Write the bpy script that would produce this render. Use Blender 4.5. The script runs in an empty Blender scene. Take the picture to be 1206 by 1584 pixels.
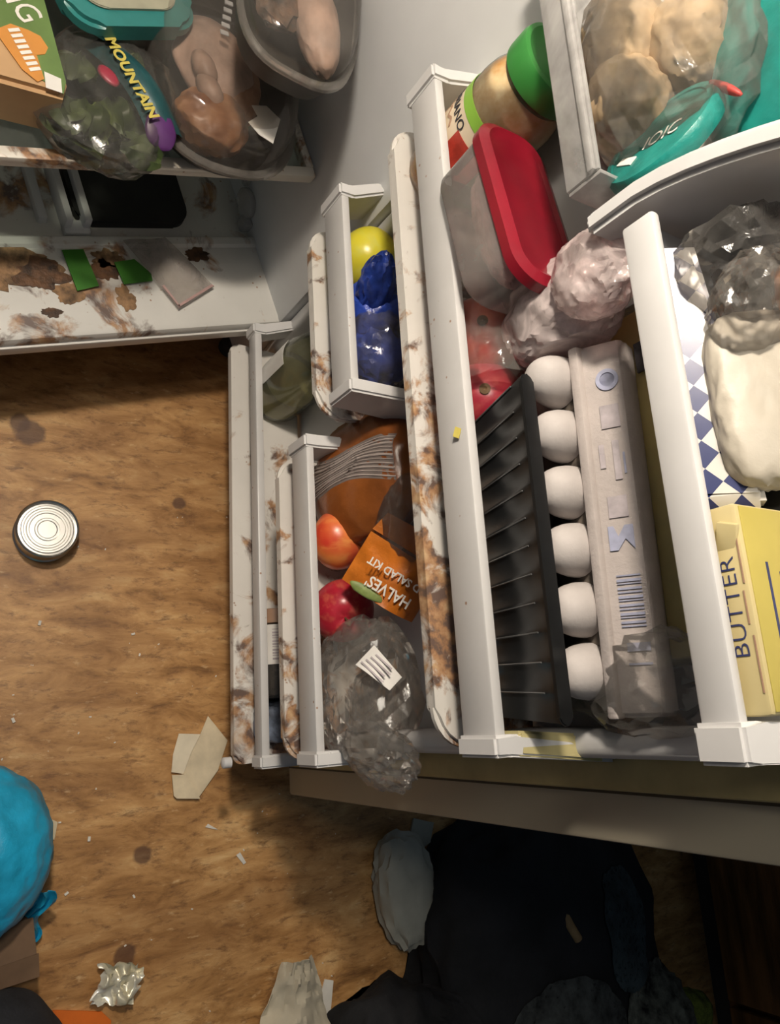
import bpy, bmesh, math, random
from mathutils import Matrix, Vector, noise
from mathutils.bvhtree import BVHTree

S = bpy.context.scene
COL = S.collection
R = math.radians
random.seed(7)

# ------------------------------------------------------------------ camera
cam_d = bpy.data.cameras.new('camera')
cam_d.sensor_fit = 'VERTICAL'
cam_d.sensor_height = 24.0
cam_d.lens = 24.0 * 1150.0 / 1584.0
cam_d.clip_start = 0.01
cam = bpy.data.objects.new('camera', cam_d)
COL.objects.link(cam)
# columns: image right, image up, backwards (phone held sideways, looking steeply down)
cam.matrix_world = Matrix((
    (0.06111817, -0.96557915, 0.25282696, 0.565),
    (0.84518198, -0.08468260, -0.52772746, -0.490),
    (0.53097268, 0.24593853, 0.81091445, 1.120),
    (0, 0, 0, 1)))
S.camera = cam

# ------------------------------------------------------------------ world, lamps, exposure
W = bpy.data.worlds.new('world')
S.world = W
W.use_nodes = True
W.node_tree.nodes['Background'].inputs[0].default_value = (0.62, 0.80, 1.0, 1)
W.node_tree.nodes['Background'].inputs[1].default_value = 0.075
S.view_settings.view_transform = 'Standard'
S.view_settings.look = 'None'
S.view_settings.gamma = 1.0
S.view_settings.exposure = 0.0
S.view_settings.use_curve_mapping = False


def lamp(name, loc, target, size, power, color):
    d = bpy.data.lights.new(name, 'AREA')
    d.shape = 'DISK'
    d.size = size
    d.energy = power
    d.color = color
    o = bpy.data.objects.new(name, d)
    COL.objects.link(o)
    o.location = loc
    o.rotation_euler = (Vector(target) - Vector(loc)).to_track_quat('-Z', 'Y').to_euler()
    return o


lamp('fridge_lamp', (0.00, -0.54, 1.36), (0.60, -0.20, 0.55), 0.10, 9.3, (1.0, 0.88, 0.74))
lamp('room_lamp', (0.12, -0.74, 2.30), (0.4, -0.3, 0.4), 0.4, 9.0, (1.0, 0.91, 0.78))


# ------------------------------------------------------------------ materials
def nodes(name):
    m = bpy.data.materials.new(name)
    m.use_nodes = True
    nt = m.node_tree
    return m, nt, nt.nodes['Principled BSDF']


def link(nt, a, b):
    nt.links.new(a, b)


def coord(nt, scale=(1, 1, 1), kind='Object', rot=(0, 0, 0), loc=(0, 0, 0)):
    tc = nt.nodes.new('ShaderNodeTexCoord')
    mp = nt.nodes.new('ShaderNodeMapping')
    mp.inputs['Scale'].default_value = scale
    mp.inputs['Rotation'].default_value = rot
    mp.inputs['Location'].default_value = loc
    link(nt, tc.outputs[kind], mp.inputs[0])
    return mp.outputs[0]


def noise_n(nt, vec, scale, detail=4, rough=.6, dist=0.0):
    n = nt.nodes.new('ShaderNodeTexNoise')
    n.inputs['Scale'].default_value = scale
    n.inputs['Detail'].default_value = detail
    n.inputs['Roughness'].default_value = rough
    n.inputs['Distortion'].default_value = dist
    link(nt, vec, n.inputs['Vector'])
    return n.outputs['Fac']


def ramp(nt, fac, stops):
    r = nt.nodes.new('ShaderNodeValToRGB')
    e = r.color_ramp.elements
    while len(e) < len(stops):
        e.new(0.5)
    for el, (p, c) in zip(e, stops):
        el.position = p
        el.color = (c[0], c[1], c[2], 1) if len(c) == 3 else c
    link(nt, fac, r.inputs[0])
    return r.outputs[0]


def mixc(nt, fac, a, b):
    m = nt.nodes.new('ShaderNodeMix')
    m.data_type = 'RGBA'
    if isinstance(fac, (int, float)):
        m.inputs[0].default_value = fac
    else:
        link(nt, fac, m.inputs[0])
    for k, v in ((6, a), (7, b)):
        if isinstance(v, tuple):
            m.inputs[k].default_value = (*v[:3], 1)
        else:
            link(nt, v, m.inputs[k])
    return m.outputs[2]


def mul(nt, a, b, op="MULTIPLY"):
    m = nt.nodes.new('ShaderNodeMath')
    m.operation = op
    m.use_clamp = op in ('MULTIPLY', 'ADD')
    for k, v in ((0, a), (1, b)):
        if isinstance(v, (int, float)):
            m.inputs[k].default_value = v
        else:
            link(nt, v, m.inputs[k])
    return m.outputs[0]


def bump(nt, fac, strength=.2, dist=.002):
    b = nt.nodes.new('ShaderNodeBump')
    b.inputs['Strength'].default_value = strength
    b.inputs['Distance'].default_value = dist
    link(nt, fac, b.inputs['Height'])
    return b.outputs[0]


def plain(name, col, rough=.5, metal=0.0, var=.12, scale=18, bmp=.0, bscale=60, trans=0.0, sss=0.0, stretch=(1, 1, 1), col2=None, alpha=1.0):
    """one colour with a little mottling; optional bump, gloss and translucency"""
    m, nt, p = nodes(name)
    v = coord(nt, stretch)
    n = noise_n(nt, v, scale)
    c2 = col2 or tuple(max(0, c * (1 - 2.2 * var)) for c in col)
    c1 = tuple(min(1, c * (1 + var)) for c in col)
    link(nt, ramp(nt, n, [(.32, c2), (.68, c1)]), p.inputs['Base Color'])
    p.inputs['Roughness'].default_value = rough
    p.inputs['Metallic'].default_value = metal
    p.inputs['Alpha'].default_value = alpha
    if trans:
        p.inputs['Transmission Weight'].default_value = trans
    if sss:
        p.inputs['Subsurface Weight'].default_value = sss
        p.inputs['Subsurface Radius'].default_value = (.01, .006, .004)
        p.inputs['Subsurface Scale'].default_value = .5
    if bmp:
        link(nt, bump(nt, noise_n(nt, v, bscale, 5), bmp, .003), p.inputs['Normal'])
    return m


def stained(name, base, axis=0, lo=0.0, hi=1.0, amount=.5, scale=22, rough=.38, speck=True, warm=(.36, .165, .055), dark=(.085, .033, .018), shift=0.0):
    """off-white plastic with dried brown spills; spills grow from lo to hi along one axis"""
    m, nt, p = nodes(name)
    v = coord(nt)
    sep = nt.nodes.new('ShaderNodeSeparateXYZ')
    link(nt, v, sep.inputs[0])
    mr = nt.nodes.new('ShaderNodeMapRange')
    mr.inputs['From Min'].default_value = lo
    mr.inputs['From Max'].default_value = hi
    mr.inputs['To Min'].default_value = 0.0
    mr.inputs['To Max'].default_value = 1.0
    link(nt, sep.outputs[axis], mr.inputs['Value'])
    n1 = noise_n(nt, v, scale, 6, .62, .6)
    n2 = noise_n(nt, coord(nt, loc=(3, 1, 2)), scale * .45, 3, .5, .3)
    s = mul(nt, n1, mul(nt, n2, .62), 'ADD')
    thr = mul(nt, mr.outputs[0], amount * .30, 'MULTIPLY')
    s = mul(nt, s, thr, 'ADD')
    s = mul(nt, s, shift, 'SUBTRACT')
    grime = ramp(nt, noise_n(nt, v, 7, 5), [(.3, tuple(c * .86 for c in base)), (.7, base)])
    st = ramp(nt, s, [(.90, (0, 0, 0)), (.96, (.55, .55, .55)), (1.0, (.9, .9, .9))])
    n3 = noise_n(nt, v, scale * 2.2, 4, .6)
    stc = ramp(nt, n3, [(.43, dark), (.54, warm), (.74, (.60, .40, .21))])
    c = mixc(nt, st, grime, stc)
    if speck:
        vo = nt.nodes.new('ShaderNodeTexVoronoi')
        vo.inputs['Scale'].default_value = 95
        link(nt, v, vo.inputs['Vector'])
        sp = ramp(nt, vo.outputs['Distance'], [(.10, (.8, .8, .8)), (.16, (0, 0, 0))])
        pick = ramp(nt, noise_n(nt, v, 31, 2), [(.56, (0, 0, 0)), (.6, (1, 1, 1))])
        c = mixc(nt, mul(nt, sp, pick), c, (.30, .14, .05))
    link(nt, c, p.inputs['Base Color'])
    p.inputs['Roughness'].default_value = rough
    link(nt, bump(nt, st, .35, .001), p.inputs['Normal'])
    return m


def film(name, tint, body=.12, rough=.12, scale=40, cloud=(.8, .8, .8), bmp=.5):
    """thin plastic film: mostly see-through, milky where cloudy, glossy on its creases"""
    m = bpy.data.materials.new(name)
    m.use_nodes = True
    nt = m.node_tree
    nt.nodes.remove(nt.nodes['Principled BSDF'])
    out = nt.nodes['Material Output']
    v = coord(nt)
    n = noise_n(nt, v, scale, 5, .6, .8)
    if bmp > .2:
        bp = bump(nt, n, .25, .004)
    else:
        bp = bump(nt, n, bmp, .004)
    tr = nt.nodes.new('ShaderNodeBsdfTransparent')
    tr.inputs[0].default_value = (*tint, 1)
    di = nt.nodes.new('ShaderNodeBsdfDiffuse')
    di.inputs['Color'].default_value = (*cloud, 1)
    tl = nt.nodes.new('ShaderNodeBsdfTranslucent')
    tl.inputs['Color'].default_value = (*cloud, 1)
    pr = nt.nodes.new('ShaderNodeMixShader')
    pr.inputs[0].default_value = .3
    link(nt, di.outputs[0], pr.inputs[1])
    link(nt, tl.outputs[0], pr.inputs[2])
    lw = nt.nodes.new('ShaderNodeLayerWeight')
    lw.inputs['Blend'].default_value = .28
    link(nt, bp, lw.inputs['Normal'])
    f = mul(nt, mul(nt, lw.outputs['Facing'], .12), mul(nt, ramp(nt, n, [(.35, (.3, .3, .3)), (.7, (1, 1, 1))]), body * 1.2), 'ADD')
    mx = nt.nodes.new('ShaderNodeMixShader')
    link(nt, f, mx.inputs[0])
    link(nt, tr.outputs[0], mx.inputs[1])
    link(nt, pr.outputs[0], mx.inputs[2])
    gl = nt.nodes.new('ShaderNodeBsdfGlossy')
    gl.inputs['Roughness'].default_value = rough
    link(nt, bp, gl.inputs['Normal'])
    fr = nt.nodes.new('ShaderNodeFresnel')
    fr.inputs['IOR'].default_value = 1.5
    link(nt, bp, fr.inputs['Normal'])
    mx2 = nt.nodes.new('ShaderNodeMixShader')
    link(nt, mul(nt, fr.outputs[0], .85), mx2.inputs[0])
    link(nt, mx.outputs[0], mx2.inputs[1])
    link(nt, gl.outputs[0], mx2.inputs[2])
    link(nt, mx2.outputs[0], out.inputs[0])
    return m


def checker(name, a, b, scale, rot=(0, 0, 0)):
    m, nt, p = nodes(name)
    c = nt.nodes.new('ShaderNodeTexChecker')
    c.inputs['Scale'].default_value = scale
    c.inputs['Color1'].default_value = (*a, 1)
    c.inputs['Color2'].default_value = (*b, 1)
    link(nt, coord(nt, (1, 1, 0), rot=rot), c.inputs['Vector'])
    link(nt, c.outputs[0], p.inputs['Base Color'])
    p.inputs['Roughness'].default_value = .3
    return m


def fruit(name, base, top, streak, rough=.3, axis_scale=(1, 1, 1), spread=(.35, .6)):
    m, nt, p = nodes(name)
    v = coord(nt, axis_scale)
    n = noise_n(nt, v, 14, 3, .5)
    n2 = noise_n(nt, coord(nt, (1, 1, .25)), 90, 4, .6)
    c = ramp(nt, n, [(spread[0], base), (spread[1], top)])
    c = mixc(nt, mul(nt, ramp(nt, n2, [(.5, (0, 0, 0)), (.72, (1, 1, 1))]), .5), c, streak)
    link(nt, c, p.inputs['Base Color'])
    p.inputs['Roughness'].default_value = rough
    p.inputs['Subsurface Weight'].default_value = .08
    p.inputs['Subsurface Scale'].default_value = .01
    return m


M = {}
M['white'] = plain('white plastic', (.66, .655, .65), .4, var=.04, scale=9)
M['liner'] = plain('fridge liner plastic', (.69, .70, .705), .45, var=.04, scale=5, bmp=.03, bscale=160)
M['ledge'] = stained('stained fridge ledge', (.76, .75, .71), 1, .22, .48, .45, 16, .4)
M['tray_low'] = stained('stained lowest shelf', (.78, .75, .70), 0, -.2, .3, .34, 19)
M['tray_mid'] = stained('stained half shelf', (.72, .69, .64), 0, -.12, .16, .50, 30)
M['tray_big'] = stained('heavily stained shelf', (.72, .69, .64), 0, -.16, .14, .60, 27)
M['rail'] = stained('door rail plastic', (.66, .65, .64), 0, -2, 6, .0, 26, .36, shift=.10)
M['shelf_trim'] = stained('glass shelf trim', (.78, .74, .66), 1, .12, .42, .5, 26)
M['gasket'] = plain('yellowed gasket', (.50, .42, .20), .5, var=.1)
M['seam_shade'] = plain('painted gasket shadow', (.09, .075, .05), .7)  # dark strip colour paints the shadow line beside the raised gasket
M['door'] = plain('door edge enamel', (.46, .42, .32), .45, var=.03, scale=4)
M['cabinet'] = plain('white cabinet enamel', (.72, .70, .66), .4, var=.03, scale=4)
M['kick'] = plain('dark plinth', (.05, .045, .04), .7)
M['glass'] = film('shelf glass', (.80, .86, .83), .10, .05, 3, (.5, .55, .5), .0)
M['clear'] = film('clear plastic', (.985, .985, .98), .50, .08, 6, (.93, .91, .89), .05)
M['frost'] = film('frosted plastic', (.92, .90, .88), .24, .25, 5, (.86, .82, .78), .05)
M['bag'] = film('crinkled clear bag', (.97, .96, .95), .13, .10, 20, (.86, .82, .75), .6)
M['bag_grey'] = film('crinkled grey bag', (.86, .84, .82), .08, .12, 30, (.68, .65, .61), .5)
M['bag_pink'] = film('crinkled pink bag', (.97, .86, .85), .80, .16, 30, (.97, .84, .82), .4)
M['bag_blue'] = plain('blue plastic bag', (.02, .05, .30), .25, var=.4, bmp=.6, bscale=70)
M['bag_orange'] = plain('brown orange bag film', (.25, .075, .015), .3, var=.30, scale=9, bmp=.3, bscale=50)
M['kit_orange'] = plain('orange printed bag', (.60, .17, .015), .35, var=.15, bmp=.4, bscale=60)
M['print_white'] = plain('white print', (.84, .80, .74), .5, var=.03)
M['print_black'] = plain('black print', (.03, .03, .04), .5)
M['print_navy'] = plain('navy print', (.03, .04, .14), .5)
M['print_blue'] = plain('faded blue print', (.40, .42, .56), .8, var=.12, scale=60)
M['print_mauve'] = plain('faded mauve print', (.49, .44, .46), .8, var=.12, scale=60)
M['print_yellow'] = plain('yellow print', (.60, .50, .10), .5)
M['print_red'] = plain('red print', (.5, .06, .05), .5)
M['paper'] = plain('white paper', (.76, .73, .66), .7, var=.08)
M['label'] = plain('white label', (.78, .76, .72), .55, var=.05)


# ------------------------------------------------------------------ mesh helpers
def T(x, y, z):
    return Matrix.Translation((x, y, z))


def rot(ax, deg):
    return Matrix.Rotation(R(deg), 4, ax)


def frame(o, x, y):
    """matrix with its origin at o, local x along x and local y as near y as it can be"""
    x = Vector(x).normalized()
    z = x.cross(Vector(y)).normalized()
    y = z.cross(x)
    m = Matrix((x, y, z)).transposed().to_4x4()
    m.translation = Vector(o)
    return m


def nb():
    return bmesh.new()


def box(bm, sx, sy, sz, m=Matrix(), r=0.0, seg=2):
    g = bmesh.ops.create_cube(bm, size=1.0)
    vs = g['verts']
    bmesh.ops.scale(bm, vec=(sx, sy, sz), verts=vs)
    if r > 0:
        es = list({e for v in vs for e in v.link_edges})
        b = bmesh.ops.bevel(bm, geom=es, offset=r, segments=seg, affect='EDGES', profile=.5)
        vs = list({v for f in b['faces'] for v in f.verts} | {v for v in vs if v.is_valid})
        seen = set(vs)
        st = list(vs)
        while st:
            for e in st.pop().link_edges:
                for w in e.verts:
                    if w not in seen:
                        seen.add(w)
                        st.append(w)
        vs = list(seen)
    bmesh.ops.transform(bm, matrix=m, verts=vs)
    return vs


def bx(bm, x0, x1, y0, y1, z0, z1, r=0.0, seg=2):
    return box(bm, x1 - x0, y1 - y0, z1 - z0, T((x0 + x1) / 2, (y0 + y1) / 2, (z0 + z1) / 2), r, seg)


def prism(bm, pts, z0, z1, m=Matrix(), r=0.0):
    """outline in the local xy plane, raised from z0 to z1"""
    lo = [bm.verts.new((p[0], p[1], z0)) for p in pts]
    hi = [bm.verts.new((p[0], p[1], z1)) for p in pts]
    n = len(pts)
    fs = [bm.faces.new(list(reversed(lo))), bm.faces.new(hi)]
    for i in range(n):
        fs.append(bm.faces.new((lo[i], lo[(i + 1) % n], hi[(i + 1) % n], hi[i])))
    vs = lo + hi
    if r:
        es = [e for f in fs[:2] for e in f.edges]
        b = bmesh.ops.bevel(bm, geom=es, offset=r, segments=2, affect='EDGES')
        vs = list({v for f in b['faces'] for v in f.verts} | {v for v in vs if v.is_valid} | {v for f in fs if f.is_valid for v in f.verts})
    bmesh.ops.transform(bm, matrix=m, verts=vs)
    bmesh.ops.recalc_face_normals(bm, faces=bm.faces)


def rrect(x0, x1, y0, y1, r, corners=(1, 1, 1, 1), n=6):
    """rounded rectangle outline; corners in order x0y0, x1y0, x1y1, x0y1"""
    out = []
    for (cx, cy, a0, k, px, py) in ((x0 + r, y0 + r, 180, 0, x0, y0), (x1 - r, y0 + r, 270, 1, x1, y0), (x1 - r, y1 - r, 0, 2, x1, y1), (x0 + r, y1 - r, 90, 3, x0, y1)):
        if corners[k]:
            for i in range(n + 1):
                a = R(a0 + 90 * i / n)
                out.append((cx + r * math.cos(a), cy + r * math.sin(a)))
        else:
            out.append((px, py))
    return out


def lathe(bm, prof, seg=32, m=Matrix(), cap=True):
    rings = []
    for r, z in prof:
        rings.append([bm.verts.new((r * math.cos(2 * math.pi * i / seg), r * math.sin(2 * math.pi * i / seg), z)) for i in range(seg)])
    for a, b in zip(rings, rings[1:]):
        for i in range(seg):
            bm.faces.new((a[i], a[(i + 1) % seg], b[(i + 1) % seg], b[i]))
    if cap:
        bm.faces.new(list(reversed(rings[0])))
        bm.faces.new(rings[-1])
    bmesh.ops.transform(bm, matrix=m, verts=[v for r in rings for v in r])


def grid(bm, fn, nu, nv, thick=0.0):
    vs = [[bm.verts.new(fn(i / nu, j / nv)) for j in range(nv + 1)] for i in range(nu + 1)]
    fs = []
    for i in range(nu):
        for j in range(nv):
            fs.append(bm.faces.new((vs[i][j], vs[i + 1][j], vs[i + 1][j + 1], vs[i][j + 1])))
    if thick:
        bmesh.ops.recalc_face_normals(bm, faces=fs)
        bmesh.ops.solidify(bm, geom=fs, thickness=thick)


def ridge(p, octs=3):
    s, a, f = 0, .5, 1.0
    for _ in range(octs):
        s += a * (1 - 2 * abs(noise.noise(p * f)))
        a *= .5
        f *= 2.1
    return s


def blob(bm, r, m=Matrix(), sub=4, amp=.2, freq=2.0, seed=0.0, square=0.0, octs=3, smooth=False, jit=0.0):
    """closed lump: ellipsoid (square > 0 makes it boxier) with ridged creases or soft bumps"""
    g = bmesh.ops.create_icosphere(bm, subdivisions=sub, radius=1.0)
    off = Vector((seed * 3.7, seed * 1.3, seed * 2.1))
    for v in g['verts']:
        d = v.co.normalized()
        k = 1.0
        if square:
            k = (abs(d.x) ** (2 + square) + abs(d.y) ** (2 + square) + abs(d.z) ** (2 + square)) ** (-1 / (2 + square))
        n = noise.noise(d * freq + off) if smooth else ridge(d * freq + off, octs)
        k *= 1 + amp * n
        if jit:
            k *= 1 + jit * noise.cell(d * 61 + off)
        v.co = Vector((d.x * r[0], d.y * r[1], d.z * r[2])) * k
    bmesh.ops.transform(bm, matrix=m, verts=g['verts'])


def tube(bm, pts, rad, seg=8):
    pts = [Vector(p) for p in pts]
    rings = []
    for i, p in enumerate(pts):
        d = (pts[min(i + 1, len(pts) - 1)] - pts[max(i - 1, 0)]).normalized()
        q = d.to_track_quat('Z', 'Y').to_matrix()
        rr = rad[i] if isinstance(rad, (list, tuple)) else rad
        rings.append([bm.verts.new(p + q @ Vector((rr * math.cos(2 * math.pi * k / seg), rr * math.sin(2 * math.pi * k / seg), 0))) for k in range(seg)])
    for a, b in zip(rings, rings[1:]):
        for k in range(seg):
            bm.faces.new((a[k], a[(k + 1) % seg], b[(k + 1) % seg], b[k]))
    bm.faces.new(list(reversed(rings[0])))
    bm.faces.new(rings[-1])


def clamp(bm, z0, ytop=None, y0=-.1125, y1=-.0175, x0=None, x1=None):
    """keep a soft bag on its shelf: above the tray, behind the rail and in front of the door"""
    for v in bm.verts:
        v.co.z = max(v.co.z, z0)
        v.co.y = min(v.co.y, y1)
        if ytop is None or v.co.z < ytop:
            v.co.y = max(v.co.y, y0)
        if x0 is not None:
            v.co.x = max(v.co.x, x0)
        if x1 is not None:
            v.co.x = min(v.co.x, x1)


def drape(bm, under):
    """lift vertices onto the things underneath"""
    for v in bm.verts:
        for t, m in under:
            h = t.ray_cast(m.inverted() @ Vector((v.co.x, v.co.y, 2.0)), Vector((0, 0, -1)))
            if h[0] is not None:
                v.co.z = max(v.co.z, (m @ h[0]).z + .003)


# ------------------------------------------------------------------ object helpers
def put(o, parent, m):
    COL.objects.link(o)
    if parent is not None:
        o.parent = parent
        o.matrix_parent_inverse = WORLD[parent.name].inverted()
    o.matrix_basis = m
    WORLD[o.name] = m.copy()


WORLD = {}


def obj(name, bm, mat, parent=None, m=Matrix(), smooth=True, angle=40, label=None):
    """one mesh object; bm is in the frame of m"""
    me = bpy.data.meshes.new(name)
    bm.normal_update()
    bm.to_mesh(me)
    bm.free()
    me.materials.append(M[mat] if isinstance(mat, str) else mat)
    if smooth:
        me.shade_smooth()
        me.set_sharp_from_angle(angle=R(angle))
    o = bpy.data.objects.new(name, me)
    put(o, parent, m)
    if label:
        o['label'] = label
    return o


def recenter(bm):
    """shift a mesh built in world coordinates to its own base; returns the matrix that puts it back"""
    xs = [v.co for v in bm.verts]
    lo = Vector((min(c[i] for c in xs) for i in range(3)))
    hi = Vector((max(c[i] for c in xs) for i in range(3)))
    b = Vector(((lo.x + hi.x) / 2, (lo.y + hi.y) / 2, lo.z))
    bmesh.ops.translate(bm, vec=-b, verts=bm.verts)
    return Matrix.Translation(b)


def tag(o, label, cat, group=None, kind=None):
    if label:
        o['label'] = label
    if cat:
        o['category'] = cat
    if group:
        o['group'] = group
    if kind:
        o['kind'] = kind
    return o


def thing(name, label, cat, m=Matrix(), group=None):
    o = bpy.data.objects.new(name, None)
    o.empty_display_size = .02
    put(o, None, m if isinstance(m, Matrix) else T(*m))
    return tag(o, label, cat, group)


def text(name, s, size, mat, parent, m, raise_by=.0002, align='CENTER', bend=None, sx=1.0, bold=0.0):
    c = bpy.data.curves.new('lettering', 'FONT')
    c.body = s
    c.size = size
    c.extrude = raise_by
    c.offset = bold
    c.align_x = align
    c.align_y = 'CENTER'
    c.resolution_u = 3
    o = bpy.data.objects.new('lettering_curve', c)
    COL.objects.link(o)
    dg = bpy.context.evaluated_depsgraph_get()
    me = bpy.data.meshes.new_from_object(o.evaluated_get(dg))
    bpy.data.objects.remove(o)
    bpy.data.curves.remove(c)
    me.materials.clear()
    me.materials.append(M[mat])
    for v in me.vertices:
        v.co.x *= sx
        if bend:
            a = v.co.x / bend
            rr = bend + v.co.z
            v.co = (rr * math.sin(a), v.co.y, rr * math.cos(a) - bend)
    o = bpy.data.objects.new(name, me)
    put(o, parent, m)
    return o


# ------------------------------------------------------------------ floor and the wooden cupboard behind
def make_floor_mat():
    m, nt, p = nodes('worn brown floor')
    v = coord(nt, (3.2, 1, 1))
    n1 = noise_n(nt, v, 9, 8, .68, .5)
    n2 = noise_n(nt, coord(nt, (1.6, 1, 1), loc=(5, 2, 0)), 4.5, 4, .6)
    n3 = noise_n(nt, coord(nt, (3.0, 1, 1), loc=(1, 7, 0)), 30, 8, .75, .3)
    c = ramp(nt, n1, [(.30, (.15, .066, .019)), (.43, (.40, .20, .064)), (.56, (.58, .32, .12)), (.72, (.76, .50, .23))])
    c = mixc(nt, ramp(nt, n2, [(.42, (0, 0, 0)), (.66, (.5, .5, .5))]), c, (.24, .105, .032))
    c = mixc(nt, ramp(nt, n3, [(.52, (0, 0, 0)), (.66, (.8, .8, .8))]), c, (.17, .075, .026))
    n4 = noise_n(nt, coord(nt, (2.6, 1, 1), loc=(4, 3, 0)), 42, 4, .6)
    c = mixc(nt, ramp(nt, n4, [(.62, (0, 0, 0)), (.76, (.6, .6, .6))]), c, (.80, .56, .30))
    # dark spots trodden into the floor
    geo = nt.nodes.new('ShaderNodeTexCoord')
    jit = noise_n(nt, coord(nt), 40, 3)
    for (x, y, r) in ((.150, -.372, .020), (.138, -.386, .014), (.236, -.155, .010), (.74, -.20, .012), (.86, -.22, .014)):
        d = nt.nodes.new('ShaderNodeVectorMath')
        d.operation = 'DISTANCE'
        d.inputs[1].default_value = (x, y, 0)
        link(nt, geo.outputs['Object'], d.inputs[0])
        dd = mul(nt, d.outputs['Value'], mul(nt, jit, r * .9), 'ADD')
        k = ramp(nt, mul(nt, dd, .55 / (r * 1.45), 'MULTIPLY'), [(.48, (.8, .8, .8)), (.60, (0, 0, 0))])
        c = mixc(nt, k, c, (.10, .045, .025))
    link(nt, c, p.inputs['Base Color'])
    p.inputs['Roughness'].default_value = .5
    link(nt, bump(nt, n1, .25, .004), p.inputs['Normal'])
    return m


M['floor'] = make_floor_mat()
bm = nb()
bx(bm, -1.6, 3.2, -2.4, 2.4, -.03, 0)
tag(obj('floor', bm, 'floor', smooth=False), None, None, kind='structure')

M['wood'] = plain('dark brown wood', (.17, .075, .022), .45, var=.3, scale=6, stretch=(1, 1, 8), bmp=.1)
cup = thing('wooden_cupboard', 'dark brown wooden cupboard standing in the shade behind the open fridge door', 'cupboard', (1.15, 1.15, 0))
bm = nb()
bx(bm, .55, 1.75, .90, 1.40, .07, .85, .004)
obj('carcass', bm, 'wood', cup)
bm = nb()
bx(bm, .57, 1.73, .95, 1.38, 0, .07)
obj('plinth', bm, 'kick', cup)
for x0, x1 in ((.56, 1.145), (1.155, 1.74)):
    bm = nb()
    bx(bm, x0, x1, .878, .90, .085, .83, .004)
    d = obj('door', bm, 'wood', cup)
    bm = nb()
    lathe(bm, [(.004, 0), (.004, .012), (.011, .018), (.011, .026), (.004, .03)], 16, T(x1 - .05 if x0 < 1 else x0 + .05, .878, .72) @ rot('X', 90))
    obj('knob', bm, 'kick', d)

# ------------------------------------------------------------------ refrigerator (local frame: x into the cavity, y across from the hinge)
MF = T(-.02, 0, 0) @ rot('Z', 180 + 17.4566)
fridge = thing('refrigerator', 'old white refrigerator with its stained interior open and door swung wide', 'refrigerator', MF)
H = 1.55


def fpart(name, fn, mat, label=None, parent=None, **k):
    b = nb()
    fn(b)
    return obj(name, b, mat, parent or fridge, MF, label=label, **k)


def hinge_wall(b):
    bx(b, 0, .64, .018, .070, .03, H, .006)


def far_wall(b):
    bx(b, 0, .64, .575, .625, .03, H, .006)


fpart('side_wall', hinge_wall, 'liner')
fpart('side_wall', far_wall, 'liner')
fpart('back_wall', lambda b: bx(b, .58, .64, .06, .585, .03, H, .004), 'liner')
fpart('roof', lambda b: bx(b, 0, .64, .06, .585, H - .06, H, .006), 'liner')


def base_pan(b):
    # front ledge, a low lip behind it and the slightly lower pan
    pr = [(0.0, .176), (0.0, .193), (.003, .199), (.010, .202), (.122, .202), (.126, .206), (.136, .206), (.139, .203), (.139, .192), (.585, .190), (.585, .150), (.05, .150), (.05, .176)]
    prism(b, [(p[0], p[1]) for p in pr], -.578, -.066, rot('X', 90))


fpart('base_pan', base_pan, 'ledge')
fpart('ledge_edge', lambda b: bx(b, -.0035, .002, .020, .62, .170, .188, .0015), 'cabinet', 'tan-white strip below the ledge')
fpart('toe_grille', lambda b: bx(b, .10, .12, .03, .61, .015, .15), 'kick')
for yy in (.06, .58):
    fpart('foot', lambda b: lathe(b, [(.018, 0), (.018, .02), (.01, .024), (.01, .032)], 14, T(.05, yy, 0)), 'kick')


def glide(b):
    bx(b, .20, .40, .0695, .080, .235, .250, .003)
    lathe(b, [(.002, -.003), (.020, -.003), (.022, .0), (.022, .008), (.014, .011), (.004, .011)], 24, T(.182, .071, .222) @ rot('X', -90))
    bx(b, .150, .168, .0695, .086, .196, .216, .003)


fpart('drawer_glide', glide, 'clear', 'clear plastic glide knob on the side wall')


def track(b):
    bx(b, .150, .50, .306, .316, .189, .222, .003)
    bx(b, .150, .50, .330, .340, .189, .222, .003)
    bx(b, .143, .163, .306, .340, .189, .203, .003)
    bx(b, .163, .50, .356, .368, .189, .205, .003)


fpart('drawer_track', track, M['liner'], 'pair of raised white ribs on the pan')

# the open door hangs on the same body
Mdoor = T(.335, .03, .05)
DM = Mdoor.inverted()


def dpart(name, fn, mat, parent, label=None, **k):
    b = nb()
    fn(b)
    bmesh.ops.transform(b, matrix=DM, verts=b.verts)
    return obj(name, b, mat, parent, Mdoor, label=label, **k)


door = dpart('door', lambda b: bx(b, -.012, .682, .0, .055, .045, H - .03, .004), 'door', fridge, 'dull beige enamelled door slab')


def liner_panel(b):
    bx(b, -.006, .612, -.012, .004, .07, H - .06, .004)


def dikes(b):
    # raised rim around the door liner
    for x0, x1 in ((-.004, .018), (.590, .612)):
        bx(b, x0, x1, -.055, -.004, .075, H - .065, .008, 3)
    bx(b, .0, .606, -.040, -.004, .072, .092, .007, 3)


dpart('door_liner', liner_panel, 'liner', door)
dpart('liner_rim', dikes, 'white', door)
dpart('gasket', lambda b: (bx(b, .612, .640, -.017, .002, .056, H - .045, .005), bx(b, -.010, .640, -.014, .002, .052, .070, .005)), 'gasket', door, 'yellowed door gasket')
dpart('gasket_shadow', lambda b: bx(b, .6395, .6435, -.004, .002, .056, H - .045), 'seam_shade', door, 'painted shadow line beside the gasket')
dpart('hinge_foot', lambda b: (bx(b, .655, .675, .028, .046, .02, .05, .003)), 'white', door)


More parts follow.
